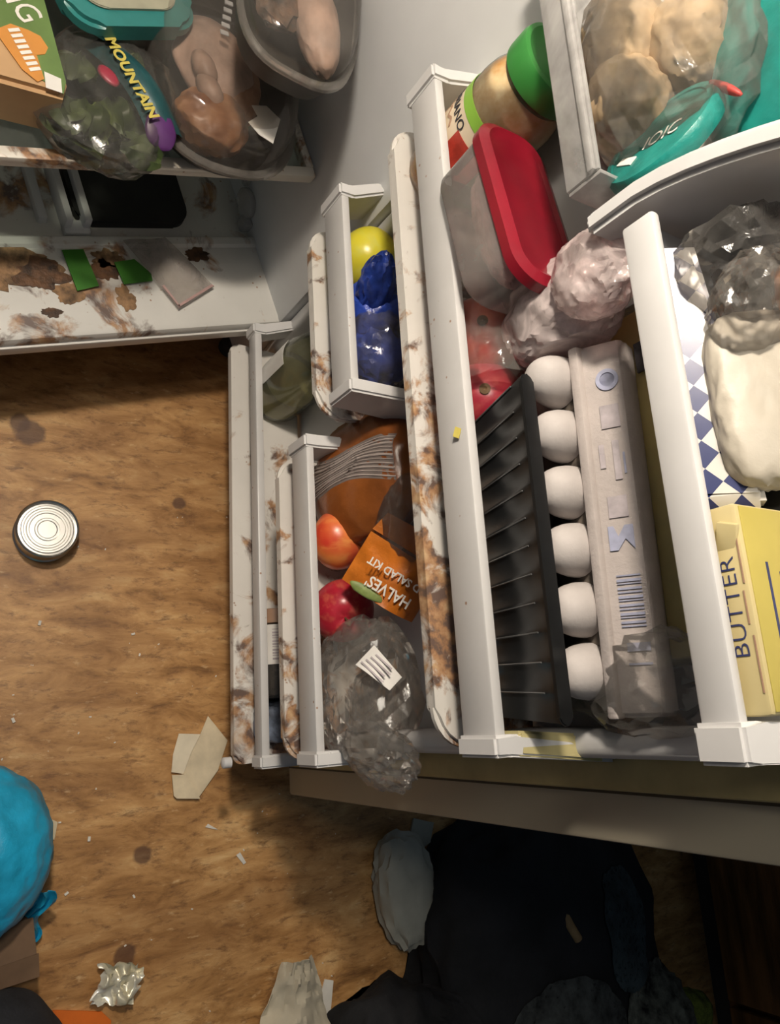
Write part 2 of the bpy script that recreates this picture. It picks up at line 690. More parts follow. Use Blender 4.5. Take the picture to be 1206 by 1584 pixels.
# ------------------------------------------------------------------ door shelves
def door_rack(name, label, x0, x1, zt, zr0, zr1, mat, rail_th=.010, y0=-.124, corners=(1, 1), flare=(.0, .0), back=-.016, rise=.012, tray=True, end_r=.030, cap=.016, yr=None, traydy=.001, tray_th=.012, rail_mat='rail', ends=(1, 1)):
    yr = y0 if yr is None else yr
    xm = (x0 + x1) / 2
    root = thing(name, label, 'shelf', (xm, -.06, zt - .016))
    mm = T(xm, -.06, zt)
    inv = mm.inverted()

    def p(nm, b, mt, **k):
        bmesh.ops.transform(b, matrix=inv, verts=b.verts)
        return obj(nm, b, mt, root, mm, **k)
    if tray:
        b = nb()
        prism(b, rrect(x0 + .004, x1 - .004, y0 - .001 + traydy, back, end_r, (corners[0], corners[1], 0, 0)), zt - tray_th, zt, r=min(.004, tray_th * .4))
        p('tray', b, mat)
    b = nb()
    bx(b, x0 + cap * .6, x1 - cap * .6, yr, yr + rail_th, zr0, zr1, .0022)
    p('rail', b, rail_mat)
    for s, xe, fl in ((-1, x0, flare[0]), (1, x1, flare[1])):
        if not ends[(s + 1) // 2]:
            continue
        b = nb()
        # bracket seen from the end: a bar that runs back to the door and flares outwards
        xi = xe - s * cap
        za, zb = zr0 - .004, zr1 + .003
        q = [(xe, yr - .003), (xi, yr - .003), (xi, yr + .016), (xi + fl + s * .002, back), (xe + fl, back), (xe, yr + .012)]
        if s < 0:
            q = q[::-1]
        lo = [b.verts.new((u, w, za)) for u, w in q]
        hi = [b.verts.new((u, w, zb + (rise if w > yr + .02 else 0))) for u, w in q]
        n = len(q)
        b.faces.new(lo[::-1])
        b.faces.new(hi)
        for i in range(n):
            b.faces.new((lo[i], lo[(i + 1) % n], hi[(i + 1) % n], hi[i]))
        bmesh.ops.recalc_face_normals(b, faces=b.faces)
        bmesh.ops.bevel(b, geom=list(b.edges), offset=.0025, segments=2, affect='EDGES')
        p('end_bracket', b, 'white')
    return root, p


rk1, p1 = door_rack('door_shelf', 'lowest full width door shelf holding the bottle, brown stains along its front', .018, .630, .150, .190, .214, 'tray_low', .011, yr=-.112, flare=(-.03, .0), end_r=.012, rise=.0)
b = nb()
lathe(b, [(.003, 0), (.007, .002), (.007, .012), (.004, .014)], 14, T(.622, -.127, .150) @ rot('X', 90))
p1('peg', b, 'white')
rk2, p2 = door_rack('door_shelf', 'half width door shelf holding the two red apples, rusty spills on its lip', .252, .622, .311, .348, .389, 'tray_mid', .010, flare=(.0, .0), end_r=.026)
rk3, p3 = door_rack('door_shelf', 'short half width door shelf beside the hinge holding the yellow apple', -.012, .244, .421, .456, .499, 'tray_mid', .010, flare=(-.035, .006), end_r=.030)
rk4, p4 = door_rack('door_shelf', 'full width middle door shelf with egg carton, its lip crusted with brown spills', -.014, .606, .607, .640, .680, 'tray_big', .010, flare=(-.02, .012), end_r=.034)
rk5, p5 = door_rack('door_shelf', 'upper right door shelf holding the butter, thick clean rail', .262, .606, .8575, .853, .877, 'white', .008, flare=(.0, .006), end_r=.012, cap=.022, rise=.03, yr=-.124, traydy=.026, tray_th=.006, rail_mat='white', ends=(0, 1))

b = nb()
q = [(.588, -.104), (.606, -.104), (.616, -.030), (.596, -.030)]
prism(b, q, .640, .684, r=.002)
for v in b.verts:
    if v.co.z > .66 and v.co.y > -.06:
        v.co.z += .010
M['yellowed'] = plain('yellowed plastic', (.56, .49, .24), .45, var=.08)
bmesh.ops.transform(b, matrix=T(-.296, .06, -.607), verts=b.verts)
obj('bracket_tail', b, 'yellowed', rk4, T(.296, -.06, .607), label='yellowed bracket tail at the free end')

# white divider between the dairy bin and the butter shelf
dv = nb()


def divf(u, v):
    z = .822 + .29 * u
    x = .243 + .9 * max(0, z - .86) ** 1.5
    return Vector((x, -.121 + .106 * v, z))


grid(dv, divf, 14, 6, .016)
bmesh.ops.bevel(dv, geom=[e for e in dv.edges if e.calc_face_angle(0) > 1.0], offset=.004, segments=2, affect='EDGES')
mm = recenter(dv)
tag(obj('shelf_divider', dv, 'white', m=mm), 'curved white divider panel between clear dairy bin and butter shelf', 'divider')

# clear dairy bin
bin_ = thing('dairy_bin', 'clear plastic dairy bin at the top of the door full of bagged food', 'bin', (.098, -.067, .814))
mm = T(.098, -.067, .814)
b = nb()
bx(b, -.125, .125, -.055, .052, 0, .003)
obj('bin_floor', b, 'clear', bin_, mm)
b = nb()
bx(b, -.125, .123, -.058, -.0545, 0, .030, .001)
bx(b, -.125, .123, -.061, -.054, .022, .028, .0015)
obj('front_wall', b, 'clear', bin_, mm)
b = nb()
bx(b, .1225, .126, -.056, .052, 0, .030, .001)
obj('end_wall', b, 'clear', bin_, mm)
b = nb()
bx(b, -.126, -.1225, -.056, .052, 0, .045, .001)
obj('end_wall', b, 'clear', bin_, mm)

#__ITEMS__
# ------------------------------------------------------------------ things on the floor
can = thing('tin_can', 'shiny empty tin can upside down on the brown floor beside the fridge', 'can', (.300, -.346, 0))
CM = T(.300, -.346, 0)
M['tin'] = plain('tin plate', (.62, .61, .58), .32, 1.0, var=.06, scale=12)
b = nb()
lathe(b, [(.0375, 0), (.0405, .001), (.0405, .004), (.0385, .006), (.0385, .030), (.0405, .032), (.0408, .036), (.0395, .0375), (.0375, .036), (.0370, .0315)], 48, CM, cap=False)
obj('can_wall', b, 'tin', can)
b = nb()
lathe(b, [(.0373, .031), (.034, .0312), (.033, .0328), (.0305, .0328), (.0295, .0312), (.027, .0312), (.026, .0326), (.0235, .0326), (.0225, .0314), (.0165, .0314), (.0155, .0324), (.013, .0324), (.012, .0312), (.0005, .0312)], 48, CM)
obj('ridged_end', b, 'tin', can)

M['card'] = plain('cream card', (.74, .63, .44), .8, var=.08, scale=30)
M['card_lit'] = plain('cream card painted lit', (.84, .75, .57), .8, var=.05, scale=30)  # lighter copy of the card; puts the fold's shading into the colour
cd = thing('torn_card', 'torn cream cardboard flap with a folded tab lying on the floor by the door', 'cardboard', (.62, -.12, 0))
b = nb()
prism(b, [(.562, -.109), (.599, -.079), (.640, -.094), (.676, -.124), (.640, -.148), (.612, -.138), (.586, -.120)], .002, .004)
obj('flap', b, 'card', cd)
b = nb()
prism(b, [(.584, -.153), (.587, -.121), (.612, -.135), (.640, -.146), (.636, -.163), (.612, -.161)], .0048, .0062)
obj('tab', b, 'card_lit', cd, label='folded tab painted paler to show the fold shading')
b = nb()
prism(b, [(.640, -.163), (.641, -.144), (.676, -.122), (.672, -.156), (.668, -.160)], .0075, .0090)
obj('tab', b, 'card', cd)


def scrap(pts, h, label, mat='paper', name='paper_scrap', cat='scrap', group=None, z=0.0005):
    b = nb()
    prism(b, pts, z, z + h)
    m = recenter(b)
    return tag(obj(name, b, mat, m=m, smooth=False), label, cat, group)


scrap([(.712, -.108), (.722, -.093), (.720, -.100), (.716, -.112)], .0015, 'white paper sliver on the floor below the cream cardboard flap')
scrap([(.757, -.060), (.772, -.051), (.774, -.055), (.760, -.066)], .0015, 'grey scrap at the edge of the shadow on the floor')
scrap([(.680, -.317), (.684, -.310), (.705, -.313), (.703, -.319)], .003, 'cream sliver sticking out beside the turquoise bag', 'card')
scrap([(1.010, .045), (.950, .070), (.955, .084), (1.01, .075)], .002, 'pale thin scrap in the dark beside the crumpled cream paper', name='paper_scrap')
b = nb()
rnd = random.Random(5)
for i in range(70):
    x, y = rnd.uniform(.25, .98), rnd.uniform(-.45, .10)
    if i < 12:
        x, y = [(.425, -.345), (.42, -.405), (.43, -.42), (.44, -.22), (.47, -.21), (.552, -.37), (.60, -.38), (.775, -.31), (.772, -.295), (.71, -.27), (.79, -.21), (.73, -.41)][i]
    s = rnd.uniform(.0008, .0022) * (1.5 if i < 12 else .7)
    box(b, s * 2.2, s * 1.2, s, T(x, y, s / 2) @ rot('Z', rnd.uniform(0, 180)))
tag(obj('crumbs', b, 'paper', smooth=False), 'pale crumbs scattered over the brown floor', 'crumbs', kind='stuff')

# turquoise bag over a brown box, dark cloth, orange card, foil
M['turq'] = plain('turquoise plastic', (.02, .42, .70), .35, var=.2, scale=12, bmp=.6, bscale=45)
tb = thing('turquoise_bag', 'puffed turquoise plastic bag at the bottom left of the floor', 'bag', (.70, -.42, 0))
b = nb()
blob(b, (.095, .085, .075), T(.700, -.415, .070), 5, .10, 2.2, 3.1)
for v in b.verts:
    v.co.z = max(v.co.z, .002)
obj('bag_body', b, 'turq', tb)
b = nb()
grid(b, lambda u, v: Vector((.755 + .065 * u, -.345 + .026 * v + .006 * math.sin(9 * u) - .012 * u, .060 - .055 * u + .006 * math.sin(14 * v + 6 * u))), 14, 8, .001)
obj('bag_hem', b, 'turq', tb)
M['brown'] = plain('brown cardboard', (.17, .10, .055), .8, var=.15, scale=14)
bb = thing('cardboard_box', 'brown cardboard box flattened between turquoise bag and dark cloth', 'box', (.84, -.40, 0))
b = nb()
box(b, .060, .15, .050, T(.822, -.415, .027) @ rot('Z', 8), .003)
obj('box_body', b, 'brown', bb)
b = nb()
box(b, .040, .15, .002, T(.812, -.412, .056) @ rot('Z', 8) @ rot('Y', -6))
obj('box_flap', b, 'brown', bb)
b = nb()
box(b, .026, .15, .002, T(.842, -.406, .056) @ rot('Z', 6) @ rot('Y', 7))
obj('box_flap', b, 'brown', bb)
M['cloth'] = plain('charcoal cloth', (.020, .022, .028), .9, var=.3, scale=14, bmp=.4, bscale=200)
b = nb()
blob(b, (.080, .106, .070), T(.926, -.400, .060), 5, .10, 1.6, 8.2, smooth=True)
for v in b.verts:
    v.co.z = max(v.co.z, .001)
m = recenter(b)
tag(obj('cloth_bundle', b, 'cloth', m=m), 'charcoal cloth bundle in the bottom left corner of the photo', 'cloth')
M['orange'] = plain('orange card', (.75, .16, .01), .6, var=.06)
scrap([(.902, -.305), (.903, -.300), (.917, -.247), (.93, -.235), (.99, -.245), (.99, -.32)], .003, 'bright orange card lying beside the charcoal cloth bundle', 'orange', 'orange_card', 'card')
M['foil'] = plain('wrinkled foil', (.80, .79, .74), .30, .35, var=.10, scale=14, col2=(.62, .56, .36))
b = nb()
grid(b, lambda u, v: Vector((.862 + .046 * u + .010 * (v - .5) + .006 * noise.noise(Vector((u * 7, v * 7, 1))), -.258 + .052 * v + .006 * math.sin(5 * u) + .006 * noise.noise(Vector((u * 7, v * 7, 4))), .014 + .012 * noise.noise(Vector((u * 4, v * 4, 2.2))) + .010 * ridge(Vector((u * 1.4, v * 1.4, 5.2)), 1))), 26, 24)
m = recenter(b)
tag(obj('foil_wrapper', b, 'foil', m=m, angle=180), 'crumpled silver foil wrapper on the floor next to the orange card', 'wrapper')

M['cream'] = plain('cream paper', (.55, .49, .37), .75, var=.10, scale=16)
b = nb()
grid(b, lambda u, v: Vector((.905 + .115 * u, -.065 + .135 * v * (.35 + .65 * u) + .055 * (1 - u), .014 + .022 * ridge(Vector((u * 2.2, v * 2.2, 5.2))) + .02 * math.sin(3.1 * v))), 22, 22, .001)
m = recenter(b)
tag(obj('crumpled_paper', b, 'cream', m=m, angle=25), 'crumpled cream paper on the floor at the edge of the dark clothes', 'paper')

# things in the shadow behind the door
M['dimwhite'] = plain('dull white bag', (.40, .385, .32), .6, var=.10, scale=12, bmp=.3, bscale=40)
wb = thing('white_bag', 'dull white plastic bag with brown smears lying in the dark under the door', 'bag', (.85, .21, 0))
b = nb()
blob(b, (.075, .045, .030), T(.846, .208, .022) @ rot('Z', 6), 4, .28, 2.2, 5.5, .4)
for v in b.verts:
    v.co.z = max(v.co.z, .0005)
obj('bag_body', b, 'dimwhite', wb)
b = nb()
prism(b, [(.820, .178), (.836, .186), (.846, .200), (.838, .206), (.828, .194)], .045, .050, r=.001)
obj('smear', b, M['wood'], wb, label='brown smear')
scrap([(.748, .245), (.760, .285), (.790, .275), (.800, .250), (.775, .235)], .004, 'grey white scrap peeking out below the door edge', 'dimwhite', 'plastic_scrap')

M['black'] = plain('black cloth', (.010, .010, .012), .85, var=.35, scale=10, bmp=.5, bscale=90)
M['fleece'] = plain('grey green fleece', (.10, .105, .085), .95, var=.45, scale=40, bmp=.9, bscale=120)
M['fleece2'] = plain('charcoal knit', (.055, .06, .058), .95, var=.4, scale=30, bmp=.9, bscale=120)
M['denim'] = plain('slate cloth', (.035, .05, .055), .9, var=.3, scale=20, bmp=.5, bscale=150)


HEAP = []


def heap(name, cen, r, mat, label, cat, seed, amp=.18, freq=1.8, rz=0, sub=5):
    b = nb()
    blob(b, r, T(*cen) @ rot('Z', rz), sub, amp, freq, seed, .3)
    for v in b.verts:
        v.co.z = max(v.co.z, .001)
    drape(b, HEAP)
    m = recenter(b)
    HEAP.append((BVHTree.FromBMesh(b), m))
    return tag(obj(name, b, mat, m=m, angle=60), label, cat)


heap('black_garment', (1.02, .47, .02), (.27, .24, .12), 'black', 'large black garment heaped on the floor in the dark behind the door', 'clothing', 1.3)
heap('black_garment', (1.13, .16, .01), (.15, .12, .08), 'black', 'black garment at the bottom edge beside the crumpled cream paper', 'clothing', 2.3)
heap('grey_sweater', (1.10, .42, .07), (.095, .105, .085), 'fleece2', 'charcoal knitted sweater lying on the black clothes', 'clothing', 4.4)
heap('fleece_jacket', (1.13, .63, .07), (.10, .085, .09), 'fleece', 'grey green fleece bunched beside the charcoal sweater', 'clothing', 6.1, .25, 2.6)
heap('slate_cloth', (.95, .57, .08), (.085, .05, .055), 'denim', 'slate coloured cloth fold in the dark heap behind the door', 'cloth', 7.7)
M['lime'] = plain('olive green fuzz', (.16, .20, .03), .9, var=.3, scale=60, bmp=.8, bscale=200)
heap('green_sock', (1.155, .80, .05), (.034, .05, .034), 'lime', 'small olive green sock balled up at the right of the clothes heap', 'sock', 9.2, .2, 3, sub=4)
scrap([(1.135, .985), (1.135, 1.025), (1.205, 1.03), (1.205, .99)], .012, 'yellow green strip of card standing out of the shade at the right edge', 'lime', 'card_strip', 'card')
M['stick'] = plain('tan wood', (.34, .21, .09), .7, var=.15, scale=30)
b = nb()
tube(b, [(.895, .435, .135), (.92, .44, .14), (.945, .455, .142)], [.0065, .008, .0075], 10)
m = recenter(b)
tag(obj('wooden_peg', b, 'stick', m=m), 'short tan wooden peg lying on the black heap', 'peg')

# ------------------------------------------------------------------ inside the cavity
def F(a, b_, z):
    return MF @ T(a, b_, z)


def fthing(name, label, cat, a, b_, z, group=None):
    return thing(name, label, cat, F(a, b_, z), group)


def fobj(name, fn, mat, parent=None, m=MF, **k):
    b = nb()
    fn(b)
    if parent is None:
        bmesh.ops.transform(b, matrix=m, verts=b.verts)
        return obj(name, b, mat, None, recenter(b), **k)
    return obj(name, b, mat, parent, m, **k)


M['tray_black'] = plain('matt black plastic', (.018, .018, .017), .55, var=.2)
bt = fthing('black_tray', 'flat black plastic tray with rounded corners at the bottom of the fridge', 'tray', .23, .245, .19)
fobj('tray_body', lambda b: prism(b, rrect(.158, .33, .165, .322, .022), .191, .206, r=.003), 'tray_black', bt)
fobj('tray_rim', lambda b: (prism(b, rrect(.158, .33, .165, .322, .022), .206, .209, r=.001)), 'tray_black', bt)

shelf = fthing('glass_shelf', 'glass fridge shelf with brown stained white front trim, loaded with food', 'shelf', .30, .32, .385)
fobj('pane', lambda b: bx(b, .118, .56, .075, .570, .390, .396, .001), 'glass', shelf)
fobj('front_trim', lambda b: bx(b, .106, .120, .0735, .572, .3855, .4005, .002), 'shelf_trim', shelf)
for y0 in (.0705, .562):
    fobj('side_trim', lambda b: bx(b, .12, .56, y0, y0 + .012, .386, .399, .002), 'shelf_trim', shelf)

# green label strips, film and smears on the ledge
M['green'] = plain('green printed card', (.045, .20, .018), .45, var=.10, scale=30)
for k, (pts, lab) in enumerate((([(.117, .352), (.118, .325), (.066, .319), (.060, .348)], 'green label strip lying lengthways on the stained ledge, nearer the left edge'),
                                ([(.099, .290), (.103, .262), (.082, .245), (.071, .246), (.067, .286)], 'green label strip half under the clear film on the stained ledge'))):
    b = nb()
    prism(b, pts, .2055, .2068)
    bmesh.ops.transform(b, matrix=MF, verts=b.verts)
    tag(obj('green_label', b, 'green', m=recenter(b), smooth=False), lab, 'label')
M['filmtag'] = film('milky label film', (.90, .88, .86), .34, .25, 30, (.66, .62, .60), .4)
ft = fthing('film_label', 'limp clear film label with pink edge draped over the fridge ledge', 'label', .08, .20, .204)
qa, qb, qc, qd = Vector((.128, .272, .209)), Vector((.132, .212, .209)), Vector((.058, .160, .207)), Vector((.027, .222, .205))
fobj('film', lambda b: grid(b, lambda u, v: (qa.lerp(qb, u)).lerp(qd.lerp(qc, u), v) + Vector((0, 0, .0015 * math.sin(7 * u + 4 * v) + .003)), 12, 12, .0006), 'filmtag', ft)
M['pinkedge'] = plain('pink print', (.55, .36, .34), .5)
fobj('printed_edge', lambda b: prism(b, [(.028, .2235), (.058, .1615), (.0605, .165), (.032, .2225)], .2105, .2115), 'pinkedge', ft, smooth=False)
fobj('printed_edge', lambda b: prism(b, [(.0275, .2215), (.031, .2205), (.062, .234), (.060, .237)], .2105, .2115), 'pinkedge', ft, smooth=False)
M['smear'] = plain('dried brown spill', (.33, .19, .09), .6, var=.35, scale=60, bmp=.4, bscale=150)
M['smear2'] = plain('dark brown spill', (.13, .06, .025), .5, var=.4, scale=50, bmp=.4, bscale=150)


def splat(a, b_, ra, rb, seed, mat, lift=.2020):
    def fn(bm_):
        pts = []
        for i in range(40):
            t = 2 * math.pi * i / 40
            k = 1 + .55 * noise.noise(Vector((math.cos(t) * 1.7 + seed, math.sin(t) * 1.7, seed * 2))) + .3 * noise.noise(Vector((math.cos(t) * 5 + seed, math.sin(t) * 5, seed)))
            pts.append((a + ra * k * math.cos(t), b_ + rb * k * math.sin(t)))
        prism(bm_, pts, lift, lift + .0012)
    return fpart('dried_spill', fn, mat, smooth=False)


splat(.100, .415, .022, .05, 1.2, 'smear')
splat(.083, .385, .022, .03, 2.9, 'smear2', .2024)
splat(.088, .452, .030, .030, 6.4, 'smear', .2022)
splat(.060, .357, .014, .017, 4.1, 'smear')
splat(.090, .305, .016, .018, 5.6, 'smear2')
splat(.107, .297, .014, .020, 3.3, 'smear')
splat(.050, .288, .016, .013, 7.7, 'smear')
splat(.110, .168, .010, .016, 8.8, 'smear2')
splat(.034, .385, .006, .012, 9.5, 'smear2')

# carton with tan front and green top
M['tan'] = plain('tan carton', (.55, .34, .17), .6, var=.08, scale=10)
M['ctn_green'] = plain('green carton print', (.13, .22, .06), .55, var=.12, scale=14)
M['ctn_orange'] = plain('orange carton print', (.62, .26, .05), .55, var=.06)
ct = fthing('food_carton', 'tan and green food carton with an orange flash at the left of the shelf', 'carton', .22, .46, .40)
fobj('carton_body', lambda b: prism(b, [(.134, .388), (.150, .380), (.36, .372), (.36, .56), (.17, .56)], .4015, .460, r=.005), 'tan', ct)
fobj('green_panel', lambda b: prism(b, [(.136, .3875), (.150, .3815), (.36, .374), (.36, .555), (.225, .50), (.200, .43), (.194, .412), (.150, .405)], .4602, .4610), 'ctn_green', ct, smooth=False)
fobj('orange_flash', lambda b: prism(b, [(.200, .430), (.207, .418), (.203, .403), (.198, .393), (.186, .389), (.178, .394), (.176, .402), (.150, .402), (.146, .409), (.158, .420), (.19, .432)], .4611, .4616), 'ctn_orange', ct, smooth=False)
fobj('white_sticker', lambda b: prism(b, [(.158, .400), (.152, .386), (.136, .389), (.140, .403)], .4617, .4622), 'label', ct, smooth=False)
text('lettering', 'ING', .036, 'print_white', ct, MF @ frame((.236, .406, .4614), (-.75, -.35, 0), (.35, -.75, 0)), sx=.8)
for k in range(8):
    fobj('printed_stroke', lambda b: bx(b, -.0018, .0018, -.0055, .0055, 0, .0004), 'print_white', ct, MF @ frame((.200 - .0058 * k, .4165 - .0012 * k, .4618), (-.85, -.25, 0), (.25, -.85, 0)), smooth=False)

# teal lidded tub
M['teal'] = plain('teal plastic lid', (.035, .23, .22), .35, var=.08)
M['lidclear'] = plain('cloudy tub lid', (.36, .35, .26), .3, var=.15, scale=12)
tt = fthing('lidded_tub', 'square tub with teal rimmed cloudy lid at the back of the shelf', 'tub', .29, .315, .40)
TM = MF @ T(.292, .300, 0) @ rot('Z', 10)
fobj('tub_body', lambda b: prism(b, rrect(-.068, .068, -.064, .064, .025), .4015, .462, r=.004), M['frost'], tt, TM)
fobj('lid_rim', lambda b: prism(b, rrect(-.076, .076, -.072, .072, .030), .456, .475, r=.005), 'teal', tt, TM)
fobj('lid_panel', lambda b: prism(b, rrect(-.058, .058, -.054, .054, .024), .4752, .478, r=.001), 'lidclear', tt, TM)

# salad bag
M['leaf'] = plain('dark salad leaf', (.06, .085, .025), .5, var=.4, scale=30, col2=(.02, .035, .012))
M['leaf2'] = plain('pale salad leaf', (.20, .26, .075), .5, var=.3, scale=30)
M['bluegreen'] = plain('blue green print', (.015, .085, .095), .4, var=.2, scale=20)
M['purple'] = plain('purple print', (.10, .025, .15), .4, var=.15)
M['raspberry'] = plain('raspberry print', (.34, .035, .06), .4, var=.1)
sb = fthing('salad_bag', 'clear bag of salad leaves with blue, yellow and purple print on the shelf', 'bag', .16, .33, .40)
SM = MF @ T(.160, .330, .428) @ rot('Z', -28)
fobj('bag_film', lambda b: blob(b, (.082, .064, .026), Matrix(), 4, .07, 3.0, 2.2, .8, jit=.03), 'bag_grey', sb, SM, angle=14)
rr = random.Random(3)
for i in range(16):
    x, y = rr.uniform(-.055, .055), rr.uniform(-.045, .045)
    fobj('leaf', lambda b: grid(b, lambda u, v: Vector((.042 * (u - .5), .032 * (v - .5) * (.25 + math.sin(math.pi * min(1, u + .12))), .004 * math.sin(5 * u) + .005 * math.sin(9 * v + 3 * u))), 7, 5, .0006),
         'leaf2' if i % 4 == 0 else 'leaf', sb, SM @ T(x, y, rr.uniform(-.012, .010)) @ rot('Z', rr.uniform(0, 360)) @ rot('X', rr.uniform(-15, 15)))
PM = frame((.168, .300, .4585), (.106, .026, 0), (-.026, .106, 0))
fobj('printed_band', lambda b: grid(b, lambda u, v: Vector((.116 * (u - .5), .040 * (v - .5) + .012 * u * u - .004, .003 * math.sin(4 * u) - .012 * (2 * v - 1) ** 2 - .010 * (2 * u - 1) ** 2)), 12, 6, .0004), 'bluegreen', sb, MF @ PM)
tx = text('lettering', 'MOUNTAIN', .0165, 'print_yellow', sb, MF @ frame((.166, .311, .4595), (-.106, -.026, 0), (.026, -.106, 0)), sx=1.05, bold=.0006)
fobj('printed_patch', lambda b: blob(b, (.020, .017, .004), T(.116, .291, .4465) @ rot('Y', -22), 3, .06, 2, 1, smooth=True), 'purple', sb)
fobj('printed_patch', lambda b: blob(b, (.013, .008, .003), T(.170, .333, .4535) @ rot('Z', 30), 3, .06, 2, 2, smooth=True), 'raspberry', sb)

# roast chicken in its domed shell
M['skin'] = plain('roast chicken skin', (.40, .22, .12), .4, var=.35, scale=16, col2=(.17, .06, .02), bmp=.3, bscale=60, sss=.1)
M['dish_dark'] = plain('dark grey dish', (.045, .042, .038), .45, var=.2)
M['meat'] = plain('pale chicken meat', (.50, .34, .27), .5, var=.2, scale=20, bmp=.3, bscale=90, sss=.1)
M['smoke'] = film('smoky clear shell', (.90, .88, .85), .15, .07, 5, (.64, .60, .55), .04)
def oval(sx, sy, n=40, p=2.4):
    out = []
    for i in range(n):
        t = 2 * math.pi * i / n
        c, s = math.cos(t), math.sin(t)
        out.append((sx * math.copysign(abs(c) ** (2 / p), c), sy * math.copysign(abs(s) ** (2 / p), s)))
    return out


def shell(b, sx, sy, z0, z1, n=40, steps=7, p=2.4, pw=.45, top=.72, th=.0008):
    vs = []
    for k in range(steps + 1):
        t = k / steps
        f = (1 - t ** (1 / pw)) * (1 - top) + top if False else 1 - (1 - top) * t ** 2.2
        vs.append([b.verts.new((x * f, y * f, z0 + (z1 - z0) * math.sin(t * math.pi / 2))) for x, y in oval(sx, sy, n, p)])
    cen = b.verts.new((0, 0, z1 + .001))
    for k in range(steps):
        for i in range(n):
            b.faces.new((vs[k][i], vs[k][(i + 1) % n], vs[k + 1][(i + 1) % n], vs[k + 1][i]))
    for i in range(n):
        b.faces.new((vs[-1][i], vs[-1][(i + 1) % n], cen))


def clamshell(name, label, cm, sx, sy, z0, rim, top, fill, stickers, p=2.4):
    t = thing(name, label, 'food container', cm)
    b = nb()
    lo = oval(sx * .86, sy * .86, p=p)
    hi = oval(sx, sy, p=p)
    n = len(lo)
    a = [b.verts.new((x, y, z0)) for x, y in lo]
    c = [b.verts.new((x, y, rim)) for x, y in hi]
    d = [b.verts.new((x * .96, y * .96, rim)) for x, y in hi]
    e = [b.verts.new((x * .95, y * .95, z0 + .003)) for x, y in lo]
    b.faces.new(a[::-1])
    b.faces.new(e)
    for i in range(n):
        j = (i + 1) % n
        b.faces.new((a[i], a[j], c[j], c[i]))
        b.faces.new((c[i], c[j], d[j], d[i]))
        b.faces.new((d[i], d[j], e[j], e[i]))
    obj('base_dish', b, 'dish_dark', t, cm)
    b = nb()
    for k, (q, zz) in enumerate(((1.035, rim + .001),)):
        o1 = [b.verts.new((x * 1.04, y * 1.04, rim + .0015)) for x, y in hi]
        o2 = [b.verts.new((x * .95, y * .95, rim + .0015)) for x, y in hi]
        o3 = [b.verts.new((x * .95, y * .95, rim + .005)) for x, y in hi]
        o4 = [b.verts.new((x * 1.035, y * 1.035, rim + .005)) for x, y in hi]
        for i in range(n):
            j = (i + 1) % n
            for q1, q2 in ((o1, o2), (o2, o3), (o3, o4), (o4, o1)):
                b.faces.new((q1[i], q1[j], q2[j], q2[i]))
        bmesh.ops.recalc_face_normals(b, faces=b.faces)
    obj('rim_flange', b, 'smoke', t, cm)
    b = nb()
    shell(b, sx * .95, sy * .95, rim + .005, top, p=p)
    dome = obj('clear_dome', b, 'smoke', t, cm)
    for fn, mt, nm in fill:
        b = nb()
        fn(b)
        obj(nm, b, mt, t, cm)
    for pts, z in stickers:
        b = nb()
        prism(b, pts, z, z + .0006)
        obj('torn_label', b, 'label', t, cm, smooth=False)
    return t, dome


CMx = MF @ T(.196, .190, .401) @ rot('Z', -14)
chick, dome = clamshell('chicken_container', 'oval clear domed container with a cut roast chicken overhanging the shelf front', CMx, .116, .092, .001, .026, .083,
    [(lambda b: blob(b, (.060, .045, .030), T(.020, .010, .036) @ rot('Z', 18), 5, .12, 1.9, 4.0, smooth=True), 'meat', 'chicken_breast'),
     (lambda b: blob(b, (.036, .040, .024), T(-.058, .016, .032) @ rot('Z', 30), 4, .25, 2.0, 6.0), 'skin', 'chicken_thigh'),
     (lambda b: blob(b, (.045, .018, .018), T(-.020, -.022, .034) @ rot('Z', -20), 4, .2, 2.2, 7.0), 'skin', 'drumstick'),
     (lambda b: blob(b, (.020, .012, .012), T(-.036, .024, .054) @ rot('Z', 30), 3, .1, 2.0, 2.0), 'meat', 'chicken_strip'),
     (lambda b: blob(b, (.020, .012, .012), T(-.012, .030, .058) @ rot('Z', 24), 3, .1, 2.0, 5.0), 'meat', 'chicken_strip')],
    [([(-.104, -.036), (-.068, -.048), (-.056, -.032), (-.062, -.014), (-.074, -.020), (-.086, -.008), (-.098, -.020)], .0790)])
# pressed marks in the dome: a cross and a frame
b = nb()
for (x, y, sx, sy) in ((.085, .012, .008, .020), (.085, .012, .020, .008)):
    bx(b, x - sx / 2, x + sx / 2, y - sy / 2, y + sy / 2, .0835, .0855, .0012)
for i in range(5):
    box(b, .006, .010, .002, T(.062 - .011 * i, .006 + .002 * i, .0842), .0009)
obj('pressed_mark', b, 'clear', dome, CMx)
b = nb()
for (x0, x1, y0, y1) in ((.006, .052, -.052, -.049), (.006, .052, -.008, -.005), (.006, .009, -.052, -.005), (.049, .052, -.052, -.005)):
    bx(b, x0, x1, y0, y1, .083, .0855, .001)
obj('pressed_frame', b, 'clear', dome, CMx)

CM2 = MF @ T(.196, .152, .536) @ rot('Z', -24)
c2, d2 = clamshell('meat_container', 'black based clear container of dark roast meat stacked behind the chicken', CM2, .115, .066, .002, .036, .070,
    [(lambda b: blob(b, (.062, .022, .020), T(-.030, -.018, .040) @ rot('Z', 14), 4, .16, 2.0, 3.0), 'meat', 'roast_meat'),
     (lambda b: blob(b, (.070, .035, .018), T(.020, .020, .034), 4, .25, 2.2, 9.0), M['smear2'], 'dark_meat')], [([(-.050, .044), (-.010, .060), (.004, .050), (-.034, .026)], .0705)], p=3.0)
